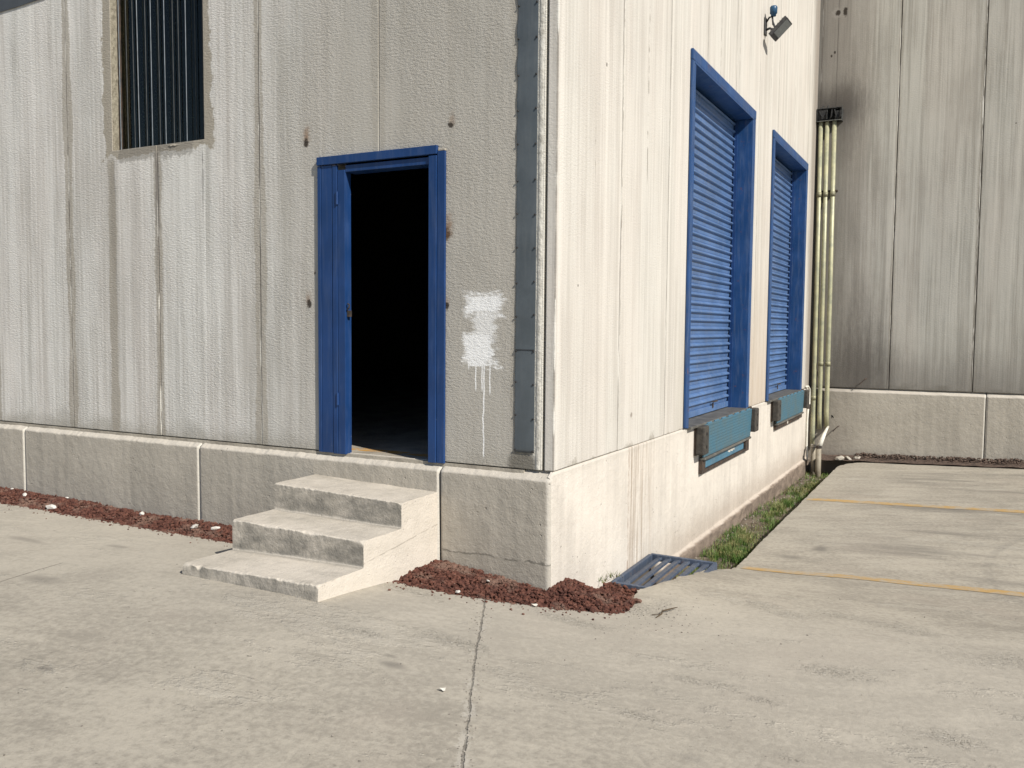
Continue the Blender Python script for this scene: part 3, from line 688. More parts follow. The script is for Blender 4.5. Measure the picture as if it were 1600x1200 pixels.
front_plinth(-3.082, -0.829, False)
front_plinth(-5.300, -3.088, False)
front_plinth(-7.8, -5.306, False)
front_plinth(-10.5, -7.806, False)
# side plinth with ragged footing ledge
mb = MB()
ys = [-0.030, -0.024, -0.016, -0.008] + frange(0.0, 9.74, 0.03)
zs = [0.004, 0.0, -0.006] + frange(-0.02, -1.10, 0.04) + [-1.115, -1.125, -1.133, -1.14, -1.146, -1.153, -1.16, -1.17, -1.18, -1.2, -1.25, -1.3, -1.4, -1.6]
def sfn(y, z):
    x = 0.001 + 0.004 * nz(y * 1.2, z * 1.5) + 0.0015 * nz(y * 9, z * 9)
    if z > -0.003: x -= 0.02 * (z + 0.003) / 0.007
    if y < 0.01: x -= 0.010 * min(1, (0.01 - y) / 0.04) ** 2 * (1 + .8 * nz(z * 25, 2))
    if y < 0: z = min(z, z + y * 1.0)
    zl = -1.135 + 0.012 * nz(y * 3, 2) + 0.008 * nz(y * 13, 6)
    if y > 1.9: x += (0.045 + 0.02 * nz(y * 5, z * 7)) * sst(zl + 0.012, zl - 0.02, z) * sst(1.9, 2.1, y)
    return (x, y, z)
mb.grid(sfn, ys, zs); mb.build('plinth', M_PSIDE, W, smooth=True)
mb = MB(); mb.box(-12.3, -0.06, 0.06, 9.7, -1.7, -0.62); mb.build('foundation', M_CORE, W)

# corner sheet strip, sealant, joint
F = MB()
L0, L1 = -0.277, -0.137
us = [0, 0.02, 0.25, 0.5, 0.75, 0.98, 1]
vs = frange(0.115, 5.0, 0.02)
def ffn(u, z):
    ph = (z - 0.05) / 0.218
    wav = 0.5 - 0.5 * math.cos(2 * PI * ph)
    am = (0.35 + 0.65 * abs(nz(math.floor(ph) * 3.7, 5))) * wav * sst(1.5, 3.0, z) + 0.12 * wav
    x = L0 + (L1 - L0) * u - (0.010 * am if u < .1 else 0)
    yy = -0.006 - 0.0032 * math.sin(PI * u) * (0.6 + am) - 0.009 * am * (1 - u) ** 2
    if z < 0.78: yy -= 0.0015
    return (x, yy, z)
F.grid(ffn, us, vs)
fl = F.build('corner_flashing', M_FLASH, W, smooth=True)
m = fl.modifiers.new('t', 'SOLIDIFY'); m.thickness = 0.0018
mb = MB(); mb.box(L0 + .001, L1 - .001, -0.0125, -0.0102, 0.775, 0.779); mb.build('lap_edge', M_SCREW, fl)
sc0 = None
for k in range(23):
    z = 0.13 + 0.218 * k * 0.99
    for xx in (L0 + 0.006, L1 - 0.008):
        zz = z + random.uniform(-.012, .012)
        if sc0 is None:
            mb = MB(); mb.tube([(0, 0, 0), (0, -0.004, 0), (0, -0.0065, 0)], [0.0065, 0.0065, 0.003], 10)
            s = sc0 = mb.build('screw', M_SCREW, fl)
        else:
            s = sc0.copy(); C.objects.link(s)
        s.location = (xx, -0.0095, zz)
mb = MB()
def seal(u, z):
    r = 0.010 + 0.004 * nz(z * 9, 3) + 0.003 * nz(z * 31, 9)
    th = PI * u
    return (-0.112 - 0.021 * math.cos(th) + 0.002 * nz(z * 7, 4), 0.004 - r * math.sin(th), z)
mb.grid(seal, frange(0, 1, .125), frange(0.012, 5.0, 0.02)); mb.build('sealant', M_SEAL, W, smooth=True)
# thin dark grey sheet set flat high on the wall, far left
mb = MB()
xs = frange(-8.0, -4.9, 0.1)
mb.v += [(x, -0.010, 3.735 + (x + 4.976) * 0.03 + .004 * math.sin(x * 5)) for x in xs] + [(x, -0.010, 5.2) for x in xs]
n = len(xs); mb.f += [(i, i + 1, n + i + 1, n + i) for i in range(n - 1)]
o = mb.build('thin_sheet', M_SHEET, W); m = o.modifiers.new('t', 'SOLIDIFY'); m.thickness = 0.003

# window
wn = thing('window', None, None, (0, 0, 0)); del OFF[wn.name]; put(wn, W)
mb = MB()
x0, x1, z0, z1 = WIN
mb.box(x0 - .03, x0, 0.121, 0.45, z0, z1); mb.box(x1, x1 + .03, 0.121, 0.45, z0, z1)
mb.box(x0 - .03, x1 + .03, 0.121, 0.45, z0 - .03, z0 - .002)
mb.build('reveal', M_REVEAL, wn)
mb = MB()
for _ in range(1):
    def rag(v, z):
        return (x0 - 0.004 + 0.012 * abs(nz(z * 14, v * 9)) + .004, 0.002 + 0.060 * v, z)
    mb.grid(rag, frange(0, 1, .25), frange(z0, z1, 0.03))
mb.build('jamb_mortar', M_REVEAL, wn)
mb = MB()
def ragb(x, v):
    h = 0.012 + 0.010 * nz(x * 9, v * 5) + 0.008 * nz(x * 30, 2)
    lump = 0.020 * max(0, nz(x * 5.5, 3) + .05) + .008 * nz(x * 24, 7)
    return (x, 0.001 - max(0, lump) * (v < .5) + 0.11 * v, z0 - 0.012 + h * (0.3 + v) if v > 0 else z0 - 0.016 - 0.10 * max(0, nz(x * 4.2, 4.4) + .05) - .012 * abs(nz(x * 22, 1)))
mb.grid(ragb, frange(x0, x1, 0.02), [0, .05, .3, .6, 1.0]); mb.build('sill_mortar', M_MORT, wn)
mb = MB(); mb.box(x0 + .014, x1 - .001, 0.090, 0.096, z0 + .012, z1); mb.build('pane', M_GLASS, wn)
mb = MB(); mb.box(x0 + .001, x0 + .013, 0.062, 0.112, z0 + .003, z1); mb.box(x0 + .0135, x1 - .001, 0.082, 0.112, z0 + .003, z0 + .0115); mb.build('frame', M_DSTEEL, wn)
for (xb, xt) in ((-4.055, -4.09 + .02), (-3.83, -3.855), (-3.675, -3.685), (-3.518, -3.53), (-3.28, -3.285)):
    mb = MB(); mb.tube([(xb, 0.06, z0 + .002), (xt, 0.06, z1)], 0.0033, 8); mb.build('window_bar', M_ROD, wn)
for (xb, xt) in ((-3.985, -4.0), (-3.90, -3.93), (-3.755, -3.77), (-3.60, -3.62), (-3.44, -3.45), (-3.375, -3.39), (-3.19, -3.20), (-3.11, -3.115)):
    mb = MB(); mb.tube([(xb, 0.075, z0 + .002), (xt, 0.075, z1)], 0.0035, 8); mb.build('window_bar', M_ROD2, wn)
mb = MB()
for k in range(15):
    xx = -4.05 + .072 * k + random.uniform(-.02, .02)
    mb.tube([(xx, 0.30, 2.32), (xx + random.uniform(-.03, .01), 0.30, 5.0)], random.choice((0.004, .006, .010)), 6)
for zz in (2.72, 3.05, 3.4): mb.tube([(-4.0, 0.312, zz), (-3.0, 0.312, zz + .03)], 0.006, 6)
mb.build('inner_grille', M_ROD, wn)

# doorway
dw = thing('doorway', None, None, (0, 0, 0)); del OFF[dw.name]; put(dw, W)
mb = MB(); mb.box(-1.885, -0.868, -0.034, -0.004, 2.064, 2.122); mb.build('header', M_BLUE, dw, 0.003)
mb = MB(); mb.box(-1.64, -0.935, -0.014, 0.10, 2.004, 2.052); mb.build('header_rail', M_BLUE, dw, 0.003)
mb = MB()
mb.box(-1.885, -1.855, -0.024, -0.004, 0.0, 2.060); mb.box(-1.852, -1.757, -0.021, -0.004, 0.0, 2.060)
mb.build('jamb', M_BLUE, dw, 0.002)
mb = MB(); mb.box(-1.750, -1.708, -0.024, -0.004, -0.004, 2.056); mb.box(-1.704, -1.640, -0.022, 0.05, -0.004, 2.020)
mb.build('jamb', M_BLUE, dw, 0.003)
mb = MB(); mb.box(-0.866, -0.806, -0.024, -0.004, -0.003, 2.082)
mb.box(-0.931, -0.869, -0.030, 0.05, -0.003, 2.056); mb.build('jamb', M_BLUE, dw, 0.003)
mb = MB(); mb.box(-0.8635, -0.808, -0.020, -0.001, 2.084, 2.098); mb.build('jamb_cap', M_PAD, dw, 0.003)
mb = MB(); mb.box(-1.639, -1.612, -0.004, 0.02, 0.985, 1.03); mb.tube([(-1.628, -0.012, 1.035), (-1.612, -0.014, 1.05), (-1.610, -0.012, 1.07), (-1.628, -0.010, 1.078)], 0.006, 8)
mb.build('lock_hasp', M_DSTEEL, dw, 0.002)
for zz in (1.78, 0.35):
    mb = MB(); mb.tube([(-1.706, -0.027, zz), (-1.706, -0.027, zz + .09)], 0.009, 10); mb.build('hinge', M_BLUE, dw)

# loading doors
def loading_door(dy, first):
    ld = thing('loading_door', None, None, (0, 0, 0)); del OFF[ld.name]; put(ld, W)
    y0, y1 = 2.90 + dy, 5.21 + dy
    mb = MB(); mb.box(-0.215, 0.022, y1, y1 + 0.05, 0.002, 3.30); mb.box(0.003, 0.024, y1 + .051, y1 + .125, 0.012, 3.318)
    mb.build('jamb', M_BLUE2, ld, 0.003)
    mb = MB(); mb.box(-0.215, 0.022, y0 - 0.05, y0, 0.002, 3.30); mb.box(0.003, 0.024, y0 - .112, y0 - .051, 0.012, 3.318)
    mb.build('jamb', M_BLUE2, ld, 0.003)
    mb = MB(); mb.box(-0.215, 0.024, y0 - 0.05, y1 + 0.05, 3.302, 3.352); mb.box(0.003, 0.026, y0 - .115, y1 + .128, 3.322, 3.415)
    hd = mb.build('header', M_BLUE2, ld, 0.003)
    # roller curtain
    pitch = 0.0865
    zs_ = []; z = 0.05
    nS = int(3.3 / pitch) + 1
    prof = [(0.0, 0.002), (0.006, 0.006), (0.026, 0.010), (0.046, 0.011), (0.048, 0.020), (0.052, 0.031), (0.058, 0.036), (0.065, 0.036), (0.072, 0.029), (0.079, 0.016), (0.083, 0.004)]
    pts = []
    for k in range(nS):
        for (pz, px) in prof:
            zz = 0.085 + k * pitch + pz
            if zz < 3.30: pts.append((zz, -0.212 + px))
    mb = MB(); mb.grid(lambda yy, i: (pts[i][1] + 0.003 * nz(yy * 1.5, pts[i][0] * 3), yy, pts[i][0]), frange(y0 + .002, y1 - .004, .12), list(range(len(pts))))
    sh = mb.build('shutter', M_SHUT, ld, smooth=False)
    m = sh.modifiers.new('t', 'SOLIDIFY'); m.thickness = 0.002
    mb = MB(); mb.box(-0.214, -0.182, y0 + .002, y1 - .004, 0.022, 0.084); mb.build('bottom_rail', M_SHUT, ld, 0.003)
    for q in (0.42, 1.55):
        mb = MB(); mb.tube([(-0.178, y0 + q, 0.135), (-0.155, y0 + q, 0.13), (-0.155, y0 + q + .14, 0.13), (-0.178, y0 + q + .14, 0.135)], 0.007, 8)
        mb.box(-0.181, -0.172, y0 + q + .03, y0 + q + .06, 0.06, 0.115)
        mb.build('handle', M_DSTEEL, ld)
    mb = MB(); mb.box(-0.185, -0.150, y1 - .022, y1 - .001, 0.004, 3.3); mb.build('guide_rail', M_BLUE, ld)
    return ld
loading_door(0.0, True); loading_door(3.57, False)

# ------------------------------------------------------------------ dock levellers and bumpers
def leveller(dy, label, low):
    lv = thing('dock_leveller', label, 'dock leveller', (0, 4.2 + dy, 0), 'dock levellers under the loading doors')
    y0, y1 = 3.33 + dy, 5.33 + dy
    mb = MB(); mb.box(-0.30, 0.046, 2.905 + dy, 5.205 + dy, -0.012, 0.012); mb.build('platform', M_STEEL, lv, 0.003)
    mb = MB(); mb.obox((0.050, (y0 + y1) / 2, -0.165), (1, 0, -0.04), (0, 1, 0), (0.04, 0, 1), 0.009, (y1 - y0) / 2, 0.160); mb.build('lip', M_PLATE, lv, 0.004)
    for k in range(7):
        yy = y0 + 0.1 + k * 0.28
        mb = MB(); mb.tube([(0.050, yy, -0.002), (0.050, yy + 0.16, -0.002)], 0.009, 10); mb.build('hinge', M_TEAL, lv)
    mb = MB(); mb.box(0.008, 0.066, y0, y1, -0.352, -0.329); mb.build('lip_edge', M_STEEL, lv, 0.004)
    if low:
        mb = MB(); mb.box(0.006, 0.018, y0 + .14, y1 - .18, -0.455, -0.356); mb.build('toe_guard', M_TEAL, lv, 0.003)
        mb = MB(); mb.box(0.004, 0.040, y0, y0 + .12, -0.49, -0.354); mb.box(0.004, 0.040, y1 - .16, y1, -0.49, -0.354); mb.box(0.004, 0.034, y0 + .121, y1 - .161, -0.492, -0.462)
        mb.build('frame', M_DSTEEL, lv, 0.003)
        mb = MB()
        for k in range(8):
            yy = 4.42 + dy + k * 0.036
            mb.box(0.0185, 0.0205, yy, yy + 0.022 + .006 * (k % 2), -0.405 - .006 * (k % 3), -0.388 + .005 * ((k + 1) % 2))
        mb.build('maker_mark', M_PVCW, lv)
    else:
        mb = MB(); mb.box(0.004, 0.040, y0 + .02, y1, -0.415, -0.354); mb.build('frame', M_DSTEEL, lv, 0.003)
        mb = MB(); mb.box(0.041, 0.046, y0 + .78, y0 + .84, -0.40, -0.36); mb.build('tag', M_PVCW, lv)
leveller(0.0, 'teal tread plate dock leveller with a pale mark, under the nearer blue shutter', True)
leveller(3.57, 'teal dock leveller with plain dark bottom edge, under the farther blue shutter', False)

bp0 = None
def bumper(yc, zt, label, wid=0.18):
    global bp0
    b = thing('dock_bumper', label, 'dock bumper', (0, yc, zt), 'rubber dock bumpers on the side wall')
    if bp0 is None:
        mb = MB(); mb.box(0.024, 0.108, yc - wid / 2, yc + wid / 2, zt - 0.275, zt); bl = mb.build('rubber_block', M_RUBBER, b, 0.016, seg=3)
        mb = MB(); mb.box(0.005, 0.0235, yc - wid / 2 + .01, yc + wid / 2 - .01, zt - 0.285, zt + 0.012); pl = mb.build('back_plate', M_DSTEEL, b, 0.003)
        bs = []
        for zz in (0.075, 0.20):
            mb = MB(); mb.tube([(0.106, yc, zt - zz), (0.1105, yc, zt - zz)], 0.016, 14); bs.append(mb.build('bolt', M_HOLE, b))
        bp0 = (b, yc, zt, [bl, pl] + bs)
    else:
        s, sy, szt, ch = bp0
        for c_ in ch:
            n = c_.copy(); C.objects.link(n); n.parent = b; n.matrix_parent_inverse = Matrix.Translation((0, -sy, -szt))
    return b
bumper(3.225, -0.004, 'black rubber dock bumper left of the nearer teal leveller')
bumper(5.435, -0.004, 'black rubber dock bumper right of the nearer teal leveller')
bumper(3.225 + 3.57, -0.004, 'black rubber dock bumper left of the farther teal leveller')
bumper(5.435 + 3.60, -0.004, 'black rubber dock bumper right of the farther leveller, by the inner corner')

# ------------------------------------------------------------------ rear building
R = thing('rear_warehouse', 'grey rear warehouse wall with sooty stains closing the yard', 'warehouse', (4, D, 0))
ed = [-0.3, 1.18, 2.335, 3.48, 4.62, 5.76, 6.9, 8.04, 9.18, 10.32, 11.46, 12.6, 13.74]
for i in range(len(ed) - 1):
    mb = MB(); mb.box(ed[i] + .005, ed[i + 1] - .005, D + random.uniform(-.002, .002), D + .2, 0.012, 9.5)
    mb.build('wall_panel', M_BACK, R, 0.006)
mb = MB(); mb.box(-0.3, 13.8, D + .21, D + 4, -1.6, 9.5); mb.build('core_wall', M_CORE, R)
def back_plinth(x0, x1, hole=None):
    mb = MB()
    xs = [x0, x0 + .007, x0 + .014] + frange(x0 + .03, x1 - .03, .03) + [x1 - .014, x1 - .007, x1]
    zs = [0.011, 0.004, -0.006, -0.014, -0.022, -0.03, -0.04, -0.05, -0.06, -0.07] + frange(-0.09, -1.5, 0.03)
    def fn(x, z):
        t = max(0, min(1, (0.004 - z) / (0.05 + 0.012 * nz(x * 7, 2))))
        y = D + 0.05 - 0.105 * t + 0.005 * nz(x * 2.5, z * 3, 4) + .002 * nz(x * 12, z * 12, 1)
        for e in (x - x0, x1 - x):
            if e < .014: y += .018 * (1 - e / .014)
        if z < -1.05: y += -0.012 * sst(-1.05, -1.09, z + .02 * nz(x * 4, 1))
        return (x, y, z)
    mb.grid(fn, xs, zs)
    return mb.build('plinth', M_PBACK, R, smooth=True)
back_plinth(0.0, 2.518); back_plinth(2.526, 4.78); back_plinth(4.79, 7.0); back_plinth(7.01, 9.3); back_plinth(9.31, 11.5); back_plinth(11.51, 13.7)
# broken-out hole for the conduits: a flat disc, its inner dark painted on
mb = MB()
n = 22
c0 = len(mb.v); mb.v.append((0.315, D - 0.0585, -0.55))
for k in range(n):
    a = 2 * PI * k / n; r = 1 + .12 * nz(k * .7, 3)
    mb.v.append((0.315 + 0.105 * r * math.cos(a), D - 0.0575, -0.55 + 0.135 * r * math.sin(a)))
for k in range(n): mb.f.append((c0, c0 + 1 + k, c0 + 1 + (k + 1) % n))
mb.build('broken_hole', M_HOLE, R)
for (wx, wz, L) in ((0.86, 0.17, 1), (0.48, -0.60, 0.9)):
    mb = MB(); mb.tube([(wx, D - .002 - (.05 if wz < 0 else 0), wz), (wx - .02, D - .05 - (.05 if wz < 0 else 0), wz - .01), (wx - .10 * L, D - .08 - (.03 if wz < 0 else 0), wz - .10 * L)], .008, 6); mb.build('rebar_stub', M_DSTEEL, R)

# conduits, box, pipes
for (x, zb, lab) in ((0.070, -0.95, 'yellowish vertical conduit pipe, longest and nearest to the inner corner'),
                     (0.165, -0.66, 'yellowish vertical conduit pipe, between two others under the burnt box'),
                     (0.272, -0.62, 'yellowish vertical conduit pipe that ends in the broken hole')):
    t = thing('conduit_pipe', lab, 'conduit', (x, D - .11, zb), 'conduit pipes below the burnt box')
    lean = 0.012
    yb = D - 0.115
    pts = [(x, yb, 4.19), (x + lean, yb + .004, 1.5), (x + lean * 1.5, yb, zb + .25), (x + lean * 1.5, yb, zb)]
    if zb > -0.9: pts[-1] = (x + lean * 2, yb + .03, zb)
    mb = MB(); mb.tube(pts, 0.034, 18); mb.build('pipe', M_COND, t, smooth=True)
    for zc in (3.02, 0.35 if x > .1 else -0.2):
        mb = MB(); mb.tube([(x + .003 + (lean if zc < 2 else .003), yb, zc), (x + .003 + (lean if zc < 2 else .003), yb, zc + .07)], 0.041, 18); mb.build('coupling', M_COUP, t, smooth=True)
t = thing('clamp_rail', 'thin dark strut holding the three conduit pipes to the wall', 'pipe clamp', (0.17, D, 3.05))
mb = MB(); mb.box(0.02, 0.34, D - .078, D - .002, 3.105, 3.125); mb.build('strut', M_DSTEEL, t)
t = thing('junction_box', 'burnt black junction box at the top of the conduit pipes', 'junction box', (0.19, D, 4.18))
mb = MB(); x0, x1, z0, z1, yf = 0.008, 0.385, 4.185, 4.385, D - 0.17
mb.box(x0, x1, D - .02, D - .003, z0, z1); mb.box(x0, x0 + .012, yf, D - .021, z0, z1); mb.box(x1 - .012, x1, yf, D - .021, z0, z1)
mb.box(x0 + .013, x1 - .013, yf, D - .021, z0, z0 + .012); mb.box(x0 + .013, x1 - .013, yf, D - .021, z1 - .012, z1)
mb.build('case', M_CHAR, t, 0.003)
mb = MB(); mb.box(x0 + .02, x0 + .16, yf + .01, yf + .02, z0 + .03, z1 - .02); mb.build('lid', M_CHAR, t, 0.003)
mb = MB(); mb.box(x1 - .1, x1 - .013, yf + .02, yf + .03, z0 + .02, z1 - .05); mb.build('lid', M_CHAR, t, 0.003)
mb = MB(); mb.box(x1 + .001, x1 + .006, yf, yf + .012, z0 - .02, z1 + .02); mb.box(x0, x1, yf - .006, yf - .001, z0 - .004, z0 + .008); mb.build('rim', M_CHARL, t)
mb = MB()
for k in range(5):
    xx = 0.06 + .07 * k; mb.tube([(xx, yf + .03, z0 + .02), (xx + .03, yf - .005, z0 + .07), (xx + random.uniform(-.03, .05), yf + .02, z1 - .03), (xx + .05, yf + .03, z1 + random.uniform(-.02, .05))], .011, 7)
mb.build('burnt_wires', M_CHAR, t, smooth=True)
t = thing('drain_pipe', 'beige drain pipe standing in the trench with white elbow at its top', 'drain pipe', (0.25, 9.25, -1.4))
mb = MB(); mb.tube([(0.252, 9.25, -1.6), (0.246, 9.25, -0.90)], 0.042, 18); mb.build('pipe', M_PVCB, t, smooth=True)
mb = MB(); mb.tube([(0.246, 9.25, -0.92), (0.246, 9.25, -0.885)], 0.047, 18); mb.build('collar', M_DSTEEL, t)
mb = MB(); mb.tube([(0.262, 9.26, -0.885), (0.282, 9.30, -0.80), (0.305, 9.42, -0.70), (0.315, 9.56, -0.645), (0.318, 9.68, -0.62)], [0.036, 0.033, 0.026, 0.020, .018], 16); mb.build('elbow', M_PVCW, t, smooth=True)
t = thing('corner_hose', 'thin white hose running down the inner corner beside the last bumper', 'hose', (0.03, 9.5, -1.2))
pts = [(0.018, 9.30, 0.03), (0.03, 9.45, 0.028), (0.036, 9.56, -0.02), (0.036, 9.58, -0.25), (0.028, 9.52, -0.36), (0.024, 9.50, -0.5), (0.026, 9.5, -0.9), (0.04, 9.46, -1.05), (0.06, 9.42, -1.15)]
mb = MB(); mb.tube(pts, 0.016, 10); mb.build('tube', M_PVCW, t, smooth=True)
mb = MB(); mb.tube([(0.034, 9.57, -0.27), (0.028, 9.53, -0.34)], 0.021, 10); mb.build('joint', M_DSTEEL, t)
t = thing('rusty_stake', 'short brown post leaning in the trench by the drain pipe', 'post', (0.12, 9.35, -1.4))
mb = MB(); mb.tube([(0.155, 9.38, -1.5), (0.15, 9.38, -0.92)], 0.036, 12); mb.build('shaft', M_PVCB, t, smooth=True)
mb = MB(); mb.tube([(0.15, 9.38, -0.919), (0.15, 9.38, -0.88)], 0.042, 12); mb.build('cap', M_PAD, t)

# ------------------------------------------------------------------ floodlight
t = thing('floodlight', 'small grey floodlight with blue sensor cap high on the cream side wall', 'floodlight', (0, 5.78, 4.52))
mb = MB(); mb.box(0.004, 0.016, 5.72, 5.83, 4.40, 4.60); mb.build('wall_plate', M_LAMP, t, 0.003)
mb = MB()
mb.tube([(0.016, 5.78, 4.55), (0.05, 5.78, 4.60), (0.085, 5.77, 4.60), (0.10, 5.76, 4.50)], .011, 10)
mb.tube([(0.016, 5.78, 4.46), (0.06, 5.77, 4.47), (0.12, 5.75, 4.43)], .014, 10)
mb.tube([(0.10, 5.76, 4.52), (0.14, 5.75, 4.42)], .012, 10)
mb.build('bracket', M_LAMP, t, smooth=True)
mb = MB()
c = Vector((0.185, 5.75, 4.44)); al = Vector((0.72, 0, 0.69)); nn = Vector((0.69, -.25, -0.72)).normalized(); al = (al - nn * al.dot(nn)).normalized(); sd = nn.cross(al)
mb.obox(c, al, sd, nn, 0.130, 0.085, 0.024); mb.build('housing', M_LAMP, t, 0.006)
mb = MB(); mb.obox(c + nn * .0252 + al * .016, al, sd, nn, 0.098, 0.072, 0.0012); mb.build('lens', M_LENS, t)
mb = MB()
for k in range(6): mb.obox(c - nn * .032 + al * (-.09 + .036 * k), al, sd, nn, 0.004, 0.07, 0.009)
mb.build('fins', M_LAMP, t)
mb = MB(); mb.tube([(0.10, 5.76, 4.60), (0.10, 5.76, 4.625), (0.10, 5.76, 4.63), (0.10, 5.76, 4.70), (0.10, 5.76, 4.715)], [0.03, .03, .042, .044, .034], 18); mb.build('photocell', M_CELL, t, smooth=True)

# ------------------------------------------------------------------ ground surface
ctl = [(-.84, -1.3, -.612), (-1.9, -1.3, -.605), (-3, -.6, -.645), (-5.5, -.6, -.625), (-8, -.6, -.61), (-.5, -.5, -.705), (.1, -.45, -.758), (.5, -.3, -.80),
       (.55, .3, -.835), (.5, 1.0, -.885), (.56, 1.7, -.965), (.62, 2.4, -1.095), (3.0, 2.4, -1.02), (6, 2.4, -.93), (.62, 5, -1.1), (3, 5, -1.025), (.62, 8.8, -1.1), (3, 9.4, -1.02), (7, 9.4, -.9), (6, 5.5, -.93), (.62, 3.2, -1.10), (.62, 7, -1.10), (.64, 2.0, -1.03), (3, 7.2, -1.022), (6, 7.4, -.93), (1.6, 3.5, -1.067),
       (2.2, 0, -.80), (2.2, 1.2, -.915), (4, 1.2, -.86), (2.3, -5, -.75), (-2, -4, -.655), (4, -2, -.78), (-6, -4, -.62), (6, 0, -.80), (.6, -2.5, -.70), (2.2, -2, -.765), (-1.3, -2.4, -.64),
       (-20, -.5, -.6), (-20, -20, -.6), (20, -20, -.75), (20, 0, -.7), (20, 9.4, -.6), (2, -20, -.75), (60, -60, -.75), (-60, -60, -.6), (60, 9, -.6), (-60, -.4, -.6)]
CP = np.array(ctl)
def tps(r2): return np.where(r2 > 1e-12, 0.5 * r2 * np.log(np.maximum(r2, 1e-12)), 0.0)
_n = len(CP)
_K = tps(((CP[:, None, :2] - CP[None, :, :2]) ** 2).sum(-1)) + np.eye(_n) * 0.003
_P = np.hstack([np.ones((_n, 1)), CP[:, :2]])
_A = np.block([[_K, _P], [_P.T, np.zeros((3, 3))]])
_w = np.linalg.solve(_A, np.concatenate([CP[:, 2], np.zeros(3)]))
def zg_arr(xy):
    xy = np.asarray(xy, float)
    k = tps(((xy[:, None, :] - CP[None, :, :2]) ** 2).sum(-1))
    return k @ _w[:_n] + _w[_n] + xy @ _w[_n + 1:]
def zg(x, y): return float(zg_arr([(x, y)])[0])

knots = [(-60, -.40), (-12, -.40), (-5.9, -.40), (-3.7, -.365), (-2.4, -.40), (-1.9, -.42), (-.86, -.54), (-.72, -.55), (-.47, -.50), (-.19, -.405), (.06, -.27), (.31, -.14), (.445, -.06), (.45, .18), (.405, .40), (.375, .56), (.40, .81), (.46, 1.06), (.51, 1.39), (.535, 1.9), (.60, 2.2),
         (.605, 2.4), (.60, 5), (.60, 8.72), (.66, 8.98), (.80, 9.22), (1.1, 9.36), (1.6, 9.42), (4, 9.44), (12, 9.45), (60, 9.45)]
bd = []
for i in range(len(knots) - 1):
    (ax, ay), (bx, by) = knots[i], knots[i + 1]
    L = math.hypot(bx - ax, by - ay); near = -6.2 < min(ax, bx) and max(ax, bx) < 6
    st = 0.025 if near else 1.0
    n = max(1, int(L / st))
    for k in range(n):
        q = k / n; px, py = ax + (bx - ax) * q, ay + (by - ay) * q
        if near:
            straight = py > 2.2 and px < .62
            am = 0.006 if straight else 0.016
            px += am * nz(px * 9, py * 9, 1) + am * .8 * nz(px * 30, py * 30, 5); py += am * nz(px * 9, py * 9, 11) + am * .8 * nz(px * 30, py * 30, 15)
        bd.append((px, py))
bd.append(knots[-1])
poly = bd + [(60, -60), (-60, -60)]
PA = np.array(poly)
def inside(pts):
    x, y = pts[:, 0], pts[:, 1]; res = np.zeros(len(pts), bool)
    for i in range(len(PA)):
        x0, y0 = PA[i - 1]; x1, y1 = PA[i]
        if y0 == y1: continue
        c = ((y0 > y) != (y1 > y)) & (x < (x1 - x0) * (y - y0) / (y1 - y0) + x0)
        res ^= c
    return res
cand = []
rg = np.random.RandomState(2)
def gridpts(x0, x1, y0, y1, s, ex=None):
    g = np.stack(np.meshgrid(np.arange(x0, x1, s), np.arange(y0, y1, s), indexing='ij'), -1).reshape(-1, 2)
    g = g + rg.uniform(-.2 * s, .2 * s, g.shape)
    if ex is not None: g = g[~((g[:, 0] > ex[0]) & (g[:, 0] < ex[1]) & (g[:, 1] > ex[2]) & (g[:, 1] < ex[3]))]
    return g
cand = np.concatenate([gridpts(-3.4, 3.0, -3.4, 2.6, 0.07), gridpts(-8, 9, -6, 9.4, 0.22, (-3.4, 3.0, -3.4, 2.6)), gridpts(-59, 59, -59, 9, 2.5, (-8, 9, -6, 9.4))])
cand = cand[inside(cand)]
NB = np.array(bd)
keep = np.ones(len(cand), bool)
for i in range(0, len(cand), 2000):
    d = np.sqrt(((cand[i:i + 2000, None, :] - NB[None]) ** 2).sum(-1)).min(1)
    keep[i:i + 2000] = d > 0.022
cand = cand[keep]
V2 = [Vector(p) for p in poly] + [Vector(p) for p in cand]
nb = len(poly)
vo, eo, fo, *_ = delaunay_2d_cdt(V2, [], [list(range(nb - 1, -1, -1))], 1, 1e-6)
xy = np.array([(v.x, v.y) for v in vo])
zz = zg_arr(xy)
bset = {(round(p[0], 5), round(p[1], 5)) for p in bd}
verts = []
for (x, y), z in zip(xy, zz):
    r = max(abs(x), abs(y))
    if r < 8: z += 0.004 * nz(x * 2.2, y * 2.2, 7) + 0.0016 * nz(x * 9, y * 9, 3)
    if (round(x, 5), round(y, 5)) in bset:
        z -= 0.006 + 0.010 * max(0, nz(x * 11, y * 11, 9))
    verts.append((x, y, z))
mb = MB(); mb.v = verts; mb.f = [tuple(f) for f in fo]
